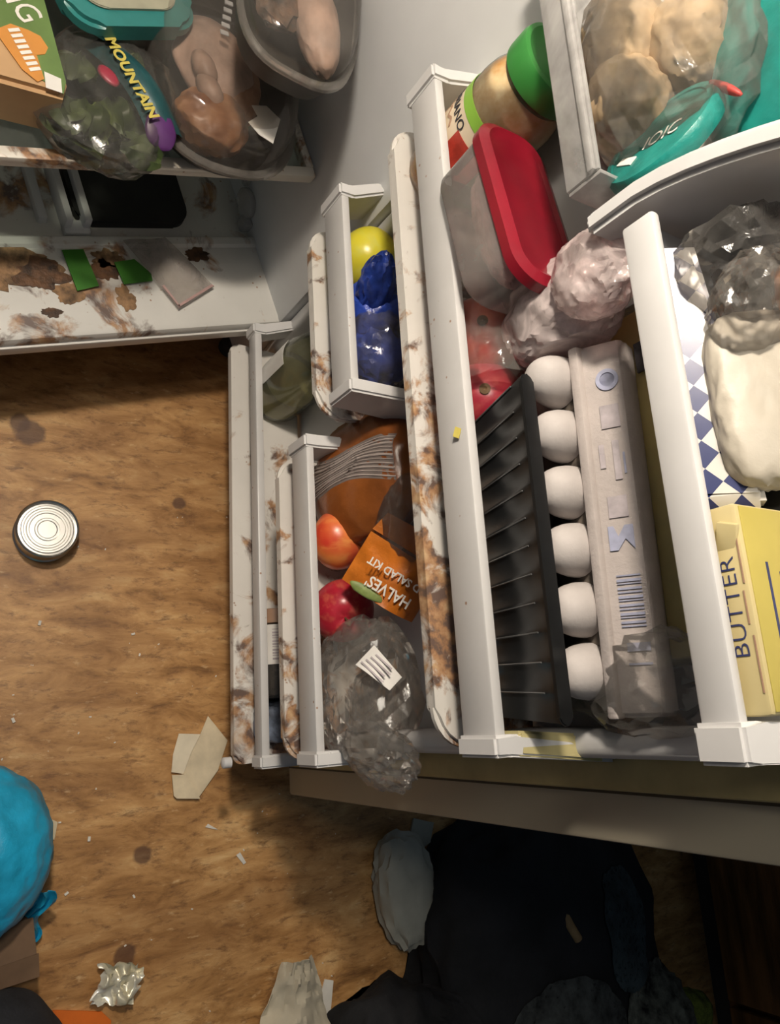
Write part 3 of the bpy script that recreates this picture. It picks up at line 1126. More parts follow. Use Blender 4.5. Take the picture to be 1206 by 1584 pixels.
# a plain lidded box carries it
bxm = MF @ T(.375, .155, .4015) @ rot('Z', 0)
t = thing('storage_box', 'low grey storage box under the container of roast meat', 'box', bxm)
b = nb()
prism(b, rrect(-.075, .105, -.045, .060, .014), 0, .122, r=.003)
obj('box_body', b, 'frost', t, bxm)
b = nb()
prism(b, rrect(-.079, .109, -.049, .064, .016), .122, .134, r=.003)
obj('box_lid', b, M['tray_black'], t, bxm)

# ------------------------------------------------------------------ lowest door shelf
M['olive_glass'] = film('olive glass', (.92, .93, .84), .14, .05, 4, (.55, .57, .46), .03)
M['oil'] = plain('yellow liquid', (.56, .50, .24), .15, var=.1)
BMx = T(.100, -.0565, .1515) @ Matrix.Diagonal((1, 1, .86, 1))
bo = thing('glass_bottle', 'olive glass bottle of yellow liquid with white label on the lowest door shelf', 'bottle', BMx)
b = nb()
lathe(b, [(.020, .003), (.036, 0), (.041, .004), (.043, .012), (.0435, .10), (.042, .15), (.034, .185), (.020, .212), (.0155, .225), (.015, .258), (.017, .260), (.017, .268), (.013, .268)], 36, BMx)
obj('bottle_body', b, 'olive_glass', bo)
b = nb()
lathe(b, [(.030, .006), (.038, .008), (.039, .02), (.039, .072), (.002, .072)], 32, BMx)
obj('liquid', b, 'oil', bo)
b = nb()
lathe(b, [(.0175, .262), (.018, .264), (.018, .285), (.016, .288)], 24, BMx)
obj('bottle_cap', b, 'print_yellow', bo)


def wrap(b, r, a0, a1, zfun, n=16, nz=4):
    grid(b, lambda u, v: Vector((r * math.cos(R(a0 + (a1 - a0) * u)), r * math.sin(R(a0 + (a1 - a0) * u)), zfun(u)[0] + (zfun(u)[1] - zfun(u)[0]) * v)), n, nz, .0004)


b = nb()
wrap(b, .0440, 232, 283, lambda u: (.055 + .012 * u, .150))
bmesh.ops.transform(b, matrix=BMx, verts=b.verts)
obj('bottle_label', b, 'label', bo)

# small bottle lying along the shelf, cap towards the hinge
M['smallglass'] = film('clear small bottle', (.70, .70, .70), .2, .06, 6, (.35, .34, .33), .03)
M['tancap'] = plain('tan bottle cap', (.42, .26, .17), .45, var=.1)
M['greyfill'] = plain('grey brown contents', (.13, .11, .09), .5, var=.4, scale=60)
SMx = T(.428, -.072, .179) @ rot('Y', 90)
so = thing('spice_bottle', 'small bottle with tan cap and printed label lying on the lowest door shelf', 'bottle', T(.49, -.072, .1505))
b = nb()
lathe(b, [(.024, 0), (.0255, .001), (.0255, .019), (.024, .020)], 28, SMx)
obj('bottle_cap', b, 'tancap', so)
b = nb()
lathe(b, [(.022, .0205), (.0275, .026), (.028, .112), (.026, .117), (.01, .118)], 28, SMx)
obj('bottle_body', b, 'smallglass', so)
b = nb()
lathe(b, [(.0255, .028), (.026, .110), (.024, .113), (.01, .1135)], 24, SMx)
obj('contents', b, 'greyfill', so)
b = nb()
wrap(b, .0284, 0, 359, lambda u: (.022, .074), 32)
bmesh.ops.transform(b, matrix=SMx, verts=b.verts)
lb = obj('label', b, 'label', so)
for k in range(11):
    b = nb()
    z0 = .028 + .0038 * k
    wrap(b, .0287, 168, 218, lambda u: (z0, z0 + (.0022 if k % 3 else .0010)), 6, 1)
    bmesh.ops.transform(b, matrix=SMx, verts=b.verts)
    obj('printed_bar', b, 'print_mauve', lb)
M['royal'] = plain('royal blue print', (.02, .05, .34), .4)
b = nb()
wrap(b, .0288, 128, 158, lambda u: (.050, .062), 6, 1)
bmesh.ops.transform(b, matrix=SMx, verts=b.verts)
obj('blue_print', b, 'royal', lb)
M['palefilm'] = plain('pale blue plastic', (.23, .28, .38), .35, var=.4, scale=25, bmp=.4)
b = nb()
blob(b, (.024, .034, .014), T(.574, -.066, .164), 4, .3, 2.0, 3.3, .4)
clamp(b, .1515, .21, y0=-.099)
tag(obj('plastic_wad', b, 'palefilm', m=recenter(b)), 'pale blue plastic wad beside the small bottle on the lowest shelf', 'plastic')

# ------------------------------------------------------------------ half shelf with apples
M['apple_o'] = fruit('orange red apple', (.62, .055, .03), (.80, .27, .06), (.85, .42, .12), spread=(.36, .58))
M['apple_r'] = fruit('crimson apple', (.36, .012, .03), (.52, .03, .05), (.62, .20, .10), spread=(.35, .7))
M['apple_y'] = fruit('yellow apple', (.62, .55, .035), (.70, .62, .05), (.60, .60, .15), spread=(.3, .7))
M['stem'] = plain('fruit stem', (.10, .055, .02), .7)
M['calyx'] = plain('apple hollow', (.24, .16, .04), .7, var=.3, scale=90)


def apple(cen, r, axis, mat, label):
    q = Vector(axis).normalized().to_track_quat('Z', 'Y').to_matrix().to_4x4()
    m = T(*cen) @ q
    t = thing('apple', label, 'apple', m)
    b = nb()
    prof = []
    n = 22
    for i in range(n + 1):
        a = math.pi * i / n
        rr_ = math.sin(a) * (1 + .08 * math.cos(a))
        zz = -math.cos(a) * .90
        d = .17 * math.exp(-((math.sin(a) / .30) ** 2))
        zz += d if zz < 0 else -d
        prof.append((max(.0004, rr_ * r), zz * r))
    lathe(b, prof, 36)
    for v in b.verts:
        an = math.atan2(v.co.y, v.co.x)
        v.co *= 1 + .007 * math.cos(5 * an) + .02 * noise.noise(v.co / r + Vector(cen) * 9)
    obj('flesh', b, mat, t, m)
    b = nb()
    tube(b, [(0, 0, .58 * r), (.02 * r, 0, .80 * r), (.10 * r, .03 * r, 1.0 * r)], [.0012, .0013, .0017], 8)
    obj('stem', b, 'stem', t, m)
    b = nb()
    lathe(b, [(.0035, -.66 * r), (.0055, -.70 * r), (.0030, -.73 * r), (.0010, -.69 * r)], 10)
    obj('calyx', b, 'calyx', t, m)
    return t


apple((.3675, -.067, .356), .0365, (.05, .70, .60), 'apple_o', 'orange red apple on the half shelf, the one nearer the hinge')
apple((.454, -.067, .356), .0370, (.38, -.38, .84), 'apple_r', 'crimson apple with its hollow showing on the half shelf, nearer the clear bag')

M['wave'] = plain('pale wavy print', (.46, .39, .36), .4, var=.1)
M['waveband'] = plain('grey brown printed band', (.20, .165, .15), .4, var=.15)
ob = thing('snack_bag', 'brown orange plastic bag with pale wavy stripes behind the apples', 'bag', (.33, -.045, .3115))
OM = T(.303, -.050, .398) @ rot('X', -12)
b = nb()
blob(b, (.075, .034, .080), Matrix(), 5, .08, 1.7, 3.6, .5)
for v in b.verts:
    v.co.y = min(v.co.y, .030)
obj('bag_body', b, 'bag_orange', ob, OM, angle=30)


def on_blob(x, z, seed=3.6, r=(.075, .034, .080), amp=.08, freq=1.7, square=.5):
    """front point of the bag above local x, z"""
    lo, hi = 0.0, 1.2
    off = Vector((seed * 3.7, seed * 1.3, seed * 2.1))
    for _ in range(18):
        y = (lo + hi) / 2
        d = Vector((x / r[0], -y, z / r[2]))
        n = d.length or 1e-6
        d /= n
        k = (abs(d.x) ** 2.5 + abs(d.y) ** 2.5 + abs(d.z) ** 2.5) ** (-1 / 2.5) * (1 + amp * ridge(d * freq + off, 3))
        if n < k:
            lo = y
        else:
            hi = y
    return -lo * r[1]


b = nb()


def band(u, v):
    z = -.070 + .140 * u
    x = -.036 + .046 * v + .006 * math.sin(1.6 * u * math.pi + 2 * v) + .008 * u
    return Vector((x, on_blob(x, z) - .0002, z))


grid(b, band, 20, 10, .0004)
obj('printed_band', b, 'waveband', ob, OM)
for k in range(11):
    b = nb()
    pts = []
    for i in range(19):
        t_ = i / 18
        z = -.070 + .140 * t_
        x = -.032 + .0038 * k + .006 * math.sin(1.6 * t_ * math.pi + .2 * k) + .008 * t_
        pts.append((x, on_blob(x, z) - .0006, z))
    tube(b, pts, .0006 + .0004 * (k % 3), 6)
    obj('wavy_stripe', b, 'wave', ob, OM)
b = nb()
blob(b, (.050, .024, .046), T(.368, -.040, .458), 4, .14, 1.8, 6.6, .3, 2, jit=.035)
clamp(b, .3125, .39)
tag(obj('film_wad', b, 'bag_grey', m=recenter(b), angle=30), 'crinkled grey film puffed between striped bag and salad kit', 'film')

kt = thing('salad_kit_bag', 'orange salad kit bag with white lettering wedged behind the apples', 'bag', (.452, -.03, .3115))
o_ = Vector((.432, -.062, .457))
KM = frame(o_, (-.55, -.76, -.32), (.79, -.37, -.485))
b = nb()
grid(b, lambda u, v: Vector((.090 * (u - .5), .062 * (v - .5), .006 * math.sin(3 * u * math.pi * .6) + .005 * ridge(Vector((u * 2, v * 2, 1.7))) - .020 * (2 * u - 1) ** 2)), 18, 14, .004)
obj('bag_body', b, 'kit_orange', kt, KM)
text('lettering', 'D SALAD KIT', .0118, 'print_white', kt, KM @ T(.0, -.006, .0105), sx=.92, bold=.0003)
text('lettering', "HALVES'", .0170, 'print_white', kt, KM @ T(-.004, .013, .0105), sx=.86, bold=.0003)
b = nb()
blob(b, (.020, .006, .002), T(.016, .026, .006), 3, .1, 2, 2, smooth=True)
obj('green_print', b, 'leaf2', kt, KM)
b = nb()
prism(b, [(-.045, -.034), (.045, -.034), (.040, -.058), (-.035, -.062)], -.022, -.020)
obj('bag_fold', b, 'kit_orange', kt, KM)

cb = thing('clear_bag', 'crinkled clear bag with a small paper label spilling over the end of the half shelf', 'bag', (.555, -.06, .3115))
b = nb()
blob(b, (.074, .046, .070), T(.548, -.064, .395) @ rot('Y', -14), 4, .13, 1.7, 5.9, .3, 3, jit=.06)
clamp(b, .3125, .39)
obj('bag_body', b, 'bag', cb, angle=14)
b = nb()
blob(b, (.026, .026, .050), T(.612, -.078, .440) @ rot('Y', 20), 4, .22, 1.9, 1.9, .2, 3, jit=.06)
clamp(b, .400, .40)
obj('bag_mouth', b, 'bag', cb, angle=14)
b = nb()
blob(b, (.045, .018, .040), T(.570, -.042, .375), 4, .2, 1.8, 7.3, .2, 2, jit=.035)
clamp(b, .3125, .39)
obj('bag_fold', b, 'bag_grey', cb, angle=14)
LMx = frame((.528, -.096, .478), (.55, .30, .52), (-.62, .62, .35))
b = nb()
grid(b, lambda u, v: Vector((.044 * (u - .5), .027 * (v - .5) * (1 - .35 * u), .003 * math.sin(5 * u))), 8, 4, .0005)
lb = obj('paper_label', b, 'label', cb, LMx)
for k in range(4):
    b = nb()
    bx(b, -.018 + .002 * k, .014 - .003 * (k % 2), -.0085 + .005 * k, -.0068 + .005 * k, .0036, .0040)
    obj('printed_line', b, 'print_mauve', lb, LMx, smooth=False)

# ------------------------------------------------------------------ short half shelf
apple((.050, -.068, .4610), .0385, (.62, .30, .62), 'apple_y', 'yellow apple on the short half shelf by the hinge')
bl = thing('blue_bag', 'knotted blue and clear plastic bag on the short half shelf', 'bag', (.15, -.06, .4215))
b = nb()
blob(b, (.036, .042, .036), T(.122, -.062, .462) @ rot('Y', 10), 5, .2, 1.8, 4.4, .2, 2)
clamp(b, .4225, .50, x1=.225)
obj('bag_body', b, 'bag_blue', bl, angle=30)
b = nb()
blob(b, (.016, .018, .036), T(.112, -.088, .503) @ rot('Y', -24) @ rot('X', 14), 4, .3, 2.0, 8.4)
obj('bag_knot', b, 'bag_blue', bl, angle=30)
b = nb()
blob(b, (.052, .046, .040), T(.172, -.062, .464), 4, .14, 1.8, 9.1, .3, 2, jit=.035)
clamp(b, .4225, .50, x1=.225)
obj('bag_skirt', b, 'bag_grey', bl, angle=30)
b = nb()
blob(b, (.032, .030, .028), T(.172, -.062, .462), 4, .3, 2.2, 2.7, .2)
clamp(b, .4225, .50, x1=.225)
obj('bag_fold', b, 'bag_blue', bl, angle=30)

# ------------------------------------------------------------------ middle shelf
M['jarglass'] = film('jar glass', (.96, .95, .92), .06, .04, 4, (.8, .78, .7), .02)
M['sauce'] = plain('creamy orange sauce', (.78, .47, .15), .4, var=.14, scale=26, col2=(.62, .25, .04), bmp=.4, bscale=40)
M['cream_smear'] = plain('pale cream smear', (.82, .72, .48), .4, var=.1, scale=34, col2=(.60, .30, .06), bmp=.4, bscale=60)
M['jarlabel'] = plain('cream jar label', (.72, .60, .44), .6, var=.05)
M['lime_band'] = plain('lime green band', (.24, .46, .055), .5, var=.04)
M['lidgreen'] = plain('green jar lid', (.04, .24, .045), .35, var=.06)
M['tomato_print'] = plain('tomato print', (.52, .05, .03), .5, var=.2, scale=50)
JM = T(.047, -.0695, .6095) @ rot('Y', 0)
jr = thing('sauce_jar', 'glass sauce jar with green lid and cream label beside the red lidded container', 'jar', JM)
b = nb()
lathe(b, [(.030, .002), (.038, 0), (.0415, .004), (.042, .010), (.042, .118), (.040, .130), (.035, .141), (.0335, .146), (.0335, .150)], 44, JM)
obj('jar_glass', b, 'jarglass', jr)
b = nb()
lathe(b, [(.030, .004), (.0395, .008), (.0400, .092), (.002, .095)], 40, JM)
obj('sauce', b, 'sauce', jr)
b = nb()
lathe(b, [(.0405, .020), (.0412, .024), (.0412, .118), (.039, .130), (.034, .141), (.001, .141)], 40, JM)
obj('sauce_smear', b, 'cream_smear', jr)
b = nb()
wrap(b, .0425, 100, 380, lambda u: (.026, .100), 44)
bmesh.ops.transform(b, matrix=JM, verts=b.verts)
lb = obj('label', b, 'jarlabel', jr)
for z0, z1 in ((.094, .106), (.022, .028)):
    b = nb()
    wrap(b, .0429, 96, 384, lambda u: (z0, z1), 44, 1)
    bmesh.ops.transform(b, matrix=JM, verts=b.verts)
    obj('label_band', b, 'lime_band', lb)
b = nb()
wrap(b, .0430, 290, 345, lambda u: (.032 + .02 * (1 - u), .080), 16, 2)
bmesh.ops.transform(b, matrix=JM, verts=b.verts)
obj('printed_picture', b, 'tomato_print', lb)
text('lettering', 'ORIANO', .0135, 'print_black', lb, frame(JM.translation + Vector((.0431 * math.cos(R(262)), .0431 * math.sin(R(262)), .084)), (math.cos(R(352)), math.sin(R(352)), 0), (0, 0, 1)), bend=.0431, sx=.9)
for k in range(3):
    b = nb()
    wrap(b, .0430, 226 + 4 * k, 276, lambda u: (.071 - .012 * k + .002 * math.sin(17 * u + k), .074 - .012 * k + .002 * math.sin(17 * u + k)), 22, 1)
    bmesh.ops.transform(b, matrix=JM, verts=b.verts)
    obj('printed_line', b, 'tancap', lb)
b = nb()
lathe(b, [(.036, .146), (.038, .147), (.0385, .150), (.0385, .166), (.037, .170), (.033, .1712), (.031, .1700), (.001, .1700)], 48, JM)
obj('jar_lid', b, 'lidgreen', jr)

# red lidded container
M['redlid'] = plain('translucent red lid', (.23, .008, .020), .28, var=.15, scale=8, sss=.12)
A_, B_, C_, D_ = Vector((.088, -.122, .726)), Vector((.248, -.122, .754)), Vector((.256, -.060, .754)), Vector((.098, -.058, .728))
ox = (B_ - A_).normalized()
oz = ox.cross((D_ - A_)).normalized()
RM = frame((A_ + B_ + C_ + D_) / 4, ox, oz.cross(ox))
rc = thing('plastic_container', 'frosted container with a deep red lid leaning in the middle door shelf', 'container', T(.165, -.08, .6035))
outl = rrect(-.084, .084, -.034, .034, .027, n=8)
b = nb()
for k, (f, z) in enumerate(((.86, -.050), (.90, -.047), (.97, -.008), (.97, -.002))):
    ring = [b.verts.new((x * f - .002, y * f + .22 * z, z)) for x, y in outl]
    if k:
        for i in range(len(ring)):
            j = (i + 1) % len(ring)
            b.faces.new((prev[i], prev[j], ring[j], ring[i]))
    else:
        b.faces.new(ring[::-1])
    prev = ring
obj('container_body', b, 'frost', rc, RM)
M['ham'] = plain('pink cured meat', (.58, .27, .25), .5, var=.25, scale=22, bmp=.4, bscale=70)
b = nb()
blob(b, (.055, .019, .017), T(.0, -.006, -.026), 5, .2, 2.2, 5.1, .3)
obj('contents', b, 'ham', rc, RM)
b = nb()
prism(b, outl, -.007, .004, r=.003)
obj('lid_skirt', b, 'redlid', rc, RM)
b = nb()
o2 = rrect(-.088, .088, -.037, .037, .029, n=8)
o3 = rrect(-.080, .080, -.029, .029, .022, n=8)
n = len(o2)
r0 = [b.verts.new((x, y, -.004)) for x, y in o2]
r1 = [b.verts.new((x, y, .005)) for x, y in o2]
r2 = [b.verts.new((x, y, .009)) for x, y in o3]
r3 = [b.verts.new((x * .93, y * .9, .0062)) for x, y in o3]
for q1, q2 in ((r0, r1), (r1, r2), (r2, r3)):
    for i in range(n):
        j = (i + 1) % n
        b.faces.new((q1[i], q1[j], q2[j], q2[i]))
b.faces.new(r3)
b.faces.new(r0[::-1])
obj('lid_rim', b, 'redlid', rc, RM)

# fruit in a pink film bag
M['nect'] = fruit('red nectarine', (.48, .05, .04), (.66, .20, .10), (.6, .22, .12), spread=(.38, .66))
M['nect2'] = fruit('dark red nectarine', (.28, .018, .035), (.42, .06, .06), (.45, .12, .1), spread=(.38, .66))


def round_fruit(cen, r, mat, label):
    t = thing('nectarine', label, 'fruit', T(*cen))
    b = nb()
    blob(b, (r, r, r * .94), T(*cen), 4, .03, 1.4, cen[0] * 9, smooth=True)
    obj('flesh', b, mat, t)
    b = nb()
    lathe(b, [(.004, 0), (.005, .0012), (.002, .002), (.0005, .001)], 12, T(cen[0], cen[1], cen[2]) @ rot('X', 40) @ rot('Y', 5) @ T(0, 0, r * .97))
    obj('stem_scar', b, 'stem', t)
    return t


round_fruit((.243, -.072, .652), .037, 'nect', 'bright red nectarine in the pink film bag, uppermost in the photo')
round_fruit((.303, -.070, .644), .036, 'nect2', 'dark red nectarine in the pink film bag next to the black tray')
pk = thing('produce_bag', 'pinkish crinkled film bag of nectarines knotted above the egg carton', 'bag', (.27, -.07, .6035))
b = nb()
blob(b, (.080, .044, .050), T(.266, -.068, .654), 5, .08, 2.2, 6.0, .4, 3, jit=.008)
clamp(b, .6085, .682, x0=.19, x1=.299)
obj('bag_body', b, M['bag'], pk, angle=14)
b = nb()
blob(b, (.040, .030, .052), T(.264, -.066, .742) @ rot('Y', 8), 5, .18, 1.9, 8.0, .2, 3, jit=.006)
clamp(b, .62, .60, x1=.299)
obj('bag_neck', b, 'bag_pink', pk, angle=22)
b = nb()
blob(b, (.030, .020, .034), T(.268, -.090, .800) @ rot('Y', 34), 5, .18, 1.8, 3.7, .2, 3, jit=.006)
obj('bag_knot', b, 'bag_pink', pk, angle=22)

# ribbed black tray
M['ribblack'] = plain('glossy black plastic', (.012, .013, .014), .28, var=.2)
tr = thing('ribbed_tray', 'long black ribbed plastic tray in front of the egg carton', 'tray', T(.455, -.085, .6035))
b = nb()
N = 132


def ribwall(u, v):
    x0, x1 = .345 - .022 * v, .574 + .010 * v
    x = x0 + (x1 - x0) * u
    z = .612 + .122 * v
    y = -.097 - .012 * v
    ph = u * 12
    w = min(1, v * 7, (1 - v) * 7) * min(1, u * 14, (1 - u) * 9)
    y += .0022 * w * math.sin(math.pi * (ph % 1))
    return Vector((x, y, z))


grid(b, ribwall, N, 10)
obj('ribbed_wall', b, 'ribblack', tr, angle=50)
b = nb()
prism(b, rrect(.323, .5855, -.1130, -.1005, .006), .7335, .7365, r=.001)
obj('tray_rim', b, 'ribblack', tr)
b = nb()
prism(b, [(.352, -.097), (.575, -.097), (.575, -.088), (.352, -.088)], .606, .710)
obj('tray_core', b, M['tray_black'], tr)
M['rib_highlight'] = plain('painted rib highlight', (.10, .10, .10), .22, var=.2)  # lighter grey paints the gloss highlights along the ribs
for k in range(12):
    b = nb()
    u = (k + .0) / 12 + .004
    pts = [ribwall(u + .0005, v_ / 8) + Vector((0, -.0008, 0)) for v_ in range(1, 8)]
    tube(b, pts, .0007, 6)
    obj('rib', b, 'rib_highlight', tr)

# egg carton
M['pulp'] = plain('pale grey pulp', (.52, .465, .44), .9, var=.06, scale=30, bmp=.25, bscale=300)
M['pulp_cup'] = plain('pale grey pulp cup', (.53, .49, .47), .85, var=.05, scale=24, bmp=.12, bscale=300)
ec = thing('egg_carton', 'pale grey pulp egg carton with faded blue print behind the black tray', 'egg carton', T(.45, -.04, .6535))
EM = T(.450, -.062, .744) @ rot('Y', 2.5) @ rot('Z', 1.0)
b = nb()
prism(b, [(-.008, .010), (.006, .036), (.013, .038), (.028, .032), (.034, -.01), (-.004, -.004)], -.146, .132, rot('Z', 90) @ rot('X', 90) , r=.003)
obj('lid', b, 'pulp', ec, EM)
b = nb()
bx(b, -.144, .130, -.002, .028, -.085, .004, .006)
obj('inner_tray', b, M['greyfill'], ec, EM)  # dark material puts the shade between the cups into the colour
b = nb()
bx(b, -.146, .133, -.013, -.003, .003, .012, .002)
obj('seam_lip', b, 'pulp', ec, EM)
cup_me = None
for k in range(6):
    x = -.128 + .0455 * k
    m = EM @ T(x, .000, -.019) @ rot('X', 80)
    if cup_me is None:
        b = nb()
        prof = []
        for i in range(13):
            t_ = i / 12
            prof.append((max(.0005, .0212 * math.cos(t_ * math.pi / 2) ** .72), .036 * math.sin(t_ * math.pi / 2)))
        lathe(b, prof, 24)
        c = obj('cup', b, 'pulp_cup', ec, m)
        cup_me = c.data
    else:
        c = bpy.data.objects.new('cup', cup_me)
        put(c, ec, m)
# print on the slanted side of the lid: local x runs along the carton
LF = EM @ frame((-.007, -.0009, .0232), (1, 0, 0), (0, .474, .88))
lid_ref = [o for o in ec.children if o.name.startswith('lid')][0]


def cprint(x0, x1, y0, y1, mat='print_blue', nm='printed_mark'):
    b = nb()
    bx(b, x0, x1, y0, y1, .0, .0005)
    obj(nm, b, mat, lid_ref, LF @ T(0, 0, .0006), smooth=False)


b = nb()
lathe(b, [(.0085, .0004), (.0085, .0012), (.0055, .0012), (.0055, .0004)], 28, Matrix.Scale(1, 4))
obj('printed_ring', b, 'print_blue', lid_ref, LF @ T(-.108, .004, 0))
for x0, x1, y0, y1, mt in ((-.088, -.070, -.004, .010, 'print_mauve'), (-.058, -.040, -.008, -.004, 'print_mauve'), (-.060, -.030, .002, .007, 'print_mauve'), (-.018, -.002, -.006, .008, 'print_mauve')):
    cprint(x0, x1, y0, y1, mt)
cprint(-.050, -.034, .009, .0105, 'print_blue', 'printed_line')
b = nb()
prism(b, [(.004, -.008), (.022, -.008), (.022, -.002), (.014, .004), (.022, .010), (.004, .010), (.004, .004), (.012, -.001), (.004, -.004)], .0004, .0012)
obj('printed_emblem', b, 'print_blue', lid_ref, LF, smooth=False)
for k in range(13):
    x = .040 + .0030 * k
    cprint(x, x + (.0010, .0019, .0007, .0016)[k % 4], -.006, .011, 'print_blue', 'printed_bar')
cprint(.088, .094, -.004, .012)
cprint(.102, .1035, -.004, .012)

# yellow cheese pack behind the carton, with a dark tag
M['cheese'] = plain('yellow cheese', (.86, .69, .30), .5, var=.06, scale=10)
M['bag_y'] = film('film over cheese', (.98, .97, .93), .06, .12, 60, (.85, .8, .62), .5)
ch = thing('cheese_block', 'yellow cheese slab in film standing behind the egg carton', 'cheese', T(.40, -.02, .6535))
b = nb()
bx(b, .275, .545, -.0335, -.0175, .690, .826, .005)
obj('slab', b, 'cheese', ch)
b = nb()
bx(b, .270, .550, -.0355, -.0150, .686, .830, .006, 3)
for v in b.verts:
    v.co += Vector((0, -.0015 + .003 * noise.noise(v.co * 40), 0))
obj('film_wrap', b, 'bag_y', ch)
M['tagdark'] = plain('dark grey tag', (.06, .055, .06), .5, var=.3, scale=70)
b = nb()
bx(b, .306, .330, -.0385, -.0365, .785, .822)
obj('dark_tag', b, 'tagdark', ch)
b = nb()
blob(b, (.034, .022, .055), T(.560, -.050, .765), 4, .22, 2.2, 4.9, .3, jit=.035)
tag(obj('film_scrap', b, 'bag', m=recenter(b), angle=14), 'crinkled clear film stuffed at the end of the egg carton', 'film')
bm_ = nb()
prism(bm_, [(0, 0), (.008, -.003), (.011, .002), (.003, .005)], 0, .0008, T(.345, -.126, .668) @ rot('X', 60))
tag(obj('yellow_scrap', bm_, 'print_yellow', m=recenter(bm_), smooth=False), 'tiny yellow scrap stuck to the middle door rail', 'scrap')

# ------------------------------------------------------------------ butter shelf
M['butter'] = plain('butter carton', (.60, .50, .25), .5, var=.05, scale=12)
M['butter_top'] = plain('butter carton olive side', (.50, .41, .09), .5, var=.06, scale=12)
bu = thing('butter_box', 'yellow BUTTER carton lying on the upper right door shelf', 'butter', T(.525, -.06, .8505))
b = nb()
bx(b, .467, .582, -.1125, -.030, .8580, .8885, .003)
obj('carton', b, 'butter', bu)
b = nb()
bx(b, .469, .580, -.1095, -.031, .8884, .8891, .0003)
bt_ = obj('top_panel', b, 'butter_top', bu, label='olive yellow top of the carton')
text('lettering', 'BUTTER', .0128, 'print_navy', bu, frame((.5240, -.1128, .8785), (-1, 0, 0), (0, 0, -1)), sx=1.22, bold=-.0002)
for x0, x1, z0 in ((.487, .512, .8858), (.516, .534, .8846), (.540, .570, .8858)):
    b = nb()
    bx(b, x0, x1, -.1130, -.1126, z0, z0 + .0009)
    obj('printed_line', b, 'tancap', bu, smooth=False)
for x0, x1, y0, h_ in ((.500, .545, -.094, .0022), (.505, .520, -.082, .006), (.526, .538, -.082, .005), (.545, .552, -.082, .004)):
    b = nb()
    bx(b, x0, x1, y0, y0 + h_, .8890, .8893)
    obj('printed_line', b, 'print_navy', bt_, smooth=False)
b = nb()
box(b, .022, .004, .012, T(.488, -.1115, .880) @ rot('Z', 14) @ rot('Y', 20), .001)
obj('bent_flap', b, 'butter', bu)

M['check'] = checker('navy and white check', (.018, .028, .12), (.62, .60, .56), 80, (0, 0, R(45)))
ckm = frame((.378, -.094, .876), (1, 0, -.04), (0, .62, .78))
ck = thing('checked_packet', 'navy and white checked paper packet beside the butter', 'packet', T(.375, -.085, .8505))
b = nb()
prism(b, [(-.090, -.022), (.080, -.022), (.084, .022), (.02, .016), (-.085, .003)], -.024, .0, r=.004)
obj('packet_body', b, 'check', ck, ckm)
b = nb()
box(b, .012, .038, .005, T(.082, .0, -.006) @ rot('Y', 40), .001)
obj('folded_end', b, 'check', ck, ckm)
M['wax'] = plain('cream waxed paper', (.50, .455, .375), .45, var=.08, scale=10, bmp=.3, bscale=40)
pm_ = frame((.400, -.070, .893), (1, .0, .02), (0, .80, .60))
pp = thing('paper_packet', 'cream waxed paper packet on top of the checked packet', 'packet', T(.40, -.06, .8505))
b = nb()
blob(b, (.053, .030, .015), Matrix(), 5, .10, 2.6, 3.2, 2.0, 2)
obj('packet_body', b, 'wax', pp, pm_)
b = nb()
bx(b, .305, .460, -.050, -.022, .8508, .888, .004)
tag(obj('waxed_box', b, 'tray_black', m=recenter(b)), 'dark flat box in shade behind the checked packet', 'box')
cl = thing('film_bag', 'loose clear film bag hanging by the divider on the butter shelf', 'bag', T(.305, -.07, .8505))
b = nb()
blob(b, (.036, .036, .038), T(.312, -.070, .898) @ rot('Y', 24), 4, .16, 1.7, 4.2, .2, 3, jit=.05)
clamp(b, .859, .88, y0=-.1145, x0=.290)
obj('bag_body', b, 'bag_grey', cl, angle=14)
b = nb()
blob(b, (.030, .026, .020), T(.345, -.080, .905) @ rot('Y', 30), 4, .18, 1.8, 1.2, .2, 3, jit=.05)
clamp(b, .859, .88, y0=-.1145)
obj('bag_fold', b, 'bag', cl, angle=14)
M['carrot'] = plain('orange food', (.62, .22, .06), .4, var=.2, scale=20)
b = nb()
blob(b, (.024, .018, .020), T(.342, -.062, .930), 4, .1, 1.7, 2.1, smooth=True)
tag(obj('orange_piece', b, 'carrot', m=recenter(b)), 'orange piece of food in film at the right edge of the photo', 'food')

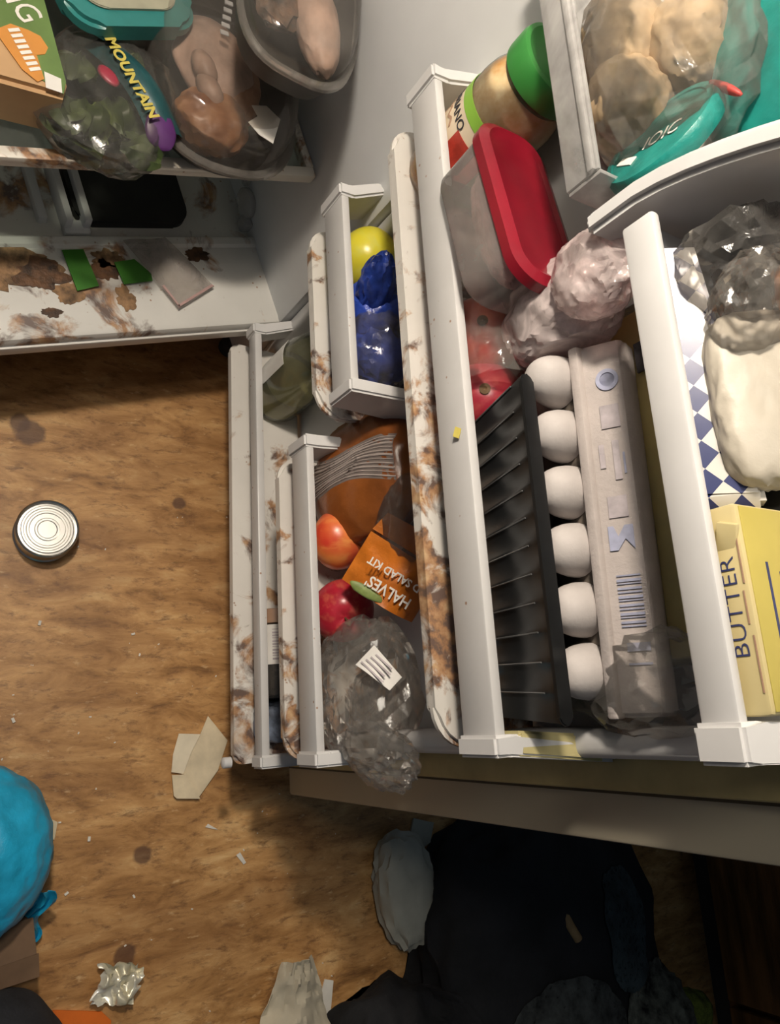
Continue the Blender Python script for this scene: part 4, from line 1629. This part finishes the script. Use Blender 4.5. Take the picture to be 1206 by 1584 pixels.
# ------------------------------------------------------------------ dairy bin contents
M['bread'] = plain('tan bread', (.40, .29, .17), .8, var=.3, scale=18, bmp=.3, bscale=60)
M['tealbag'] = plain('teal plastic packet', (.012, .20, .17), .35, var=.25, scale=12, bmp=.4, bscale=40)
br = thing('bread_bag', 'tan bread rolls in a clear bag in the dairy bin', 'bread', T(.11, -.07, .8085))
for k, (x, y, z, s) in enumerate(((.150, -.078, .842, 1.0), (.095, -.074, .846, 1.05), (.118, -.055, .885, .95))):
    b = nb()
    blob(b, (.036 * s, .030 * s, .029 * s), T(x, y, z), 5, .16, 2.2, k + 2.0)
    obj('roll', b, 'bread', br)
b = nb()
blob(b, (.086, .046, .062), T(.130, -.070, .876), 4, .10, 1.8, 7.0, .4, 3, jit=.05)
clamp(b, .8185, .86, y0=-.119, x1=.216)
obj('bag_film', b, 'bag', br, angle=14)
tp = thing('teal_packet', 'shiny teal packet with red stripe standing in the dairy bin', 'packet', T(.15, -.04, .8085))
b = nb()
blob(b, (.070, .022, .064), T(.172, -.040, .952) @ rot('Y', 16), 5, .10, 1.9, 3.0, .7)
obj('packet_body', b, 'tealbag', tp, angle=30)
b = nb()
blob(b, (.003, .004, .016), T(.196, -.081, .915) @ rot('Y', 55), 3, .05, 2, 1, smooth=True)
obj('printed_stripe', b, 'print_red', tp)
b = nb()
bx(b, .02, .20, -.030, -.006, .8086, .875, .004)
tag(obj('pale_block', b, 'paper', m=recenter(b)), 'pale block standing against the door in the dairy bin', 'block')
DMx = frame((.203, -.088, .870), (.2, -.05, .97), (-.824, .4765, .1945)) @ Matrix.Scale(.66, 4)
td = thing('teal_tub', 'round teal tub with white lettering tucked against the curved divider', 'tub', T(.21, -.08, .8085))
b = nb()
lathe(b, [(.058, -.014), (.064, -.012), (.066, -.006), (.066, .004), (.063, .008), (.056, .0085), (.055, .007), (.001, .007)], 44)
obj('tub_lid', b, 'tealbag', td, DMx)
text('lettering', 'IOIC', .028, 'print_white', td, DMx @ T(.010, -.010, .0082), sx=.8)
b = nb()
prism(b, [(-.045, -.020), (-.020, -.034), (-.016, -.024), (-.040, -.012)], .0072, .0084)
obj('white_patch', b, 'print_white', td, DMx, smooth=False)
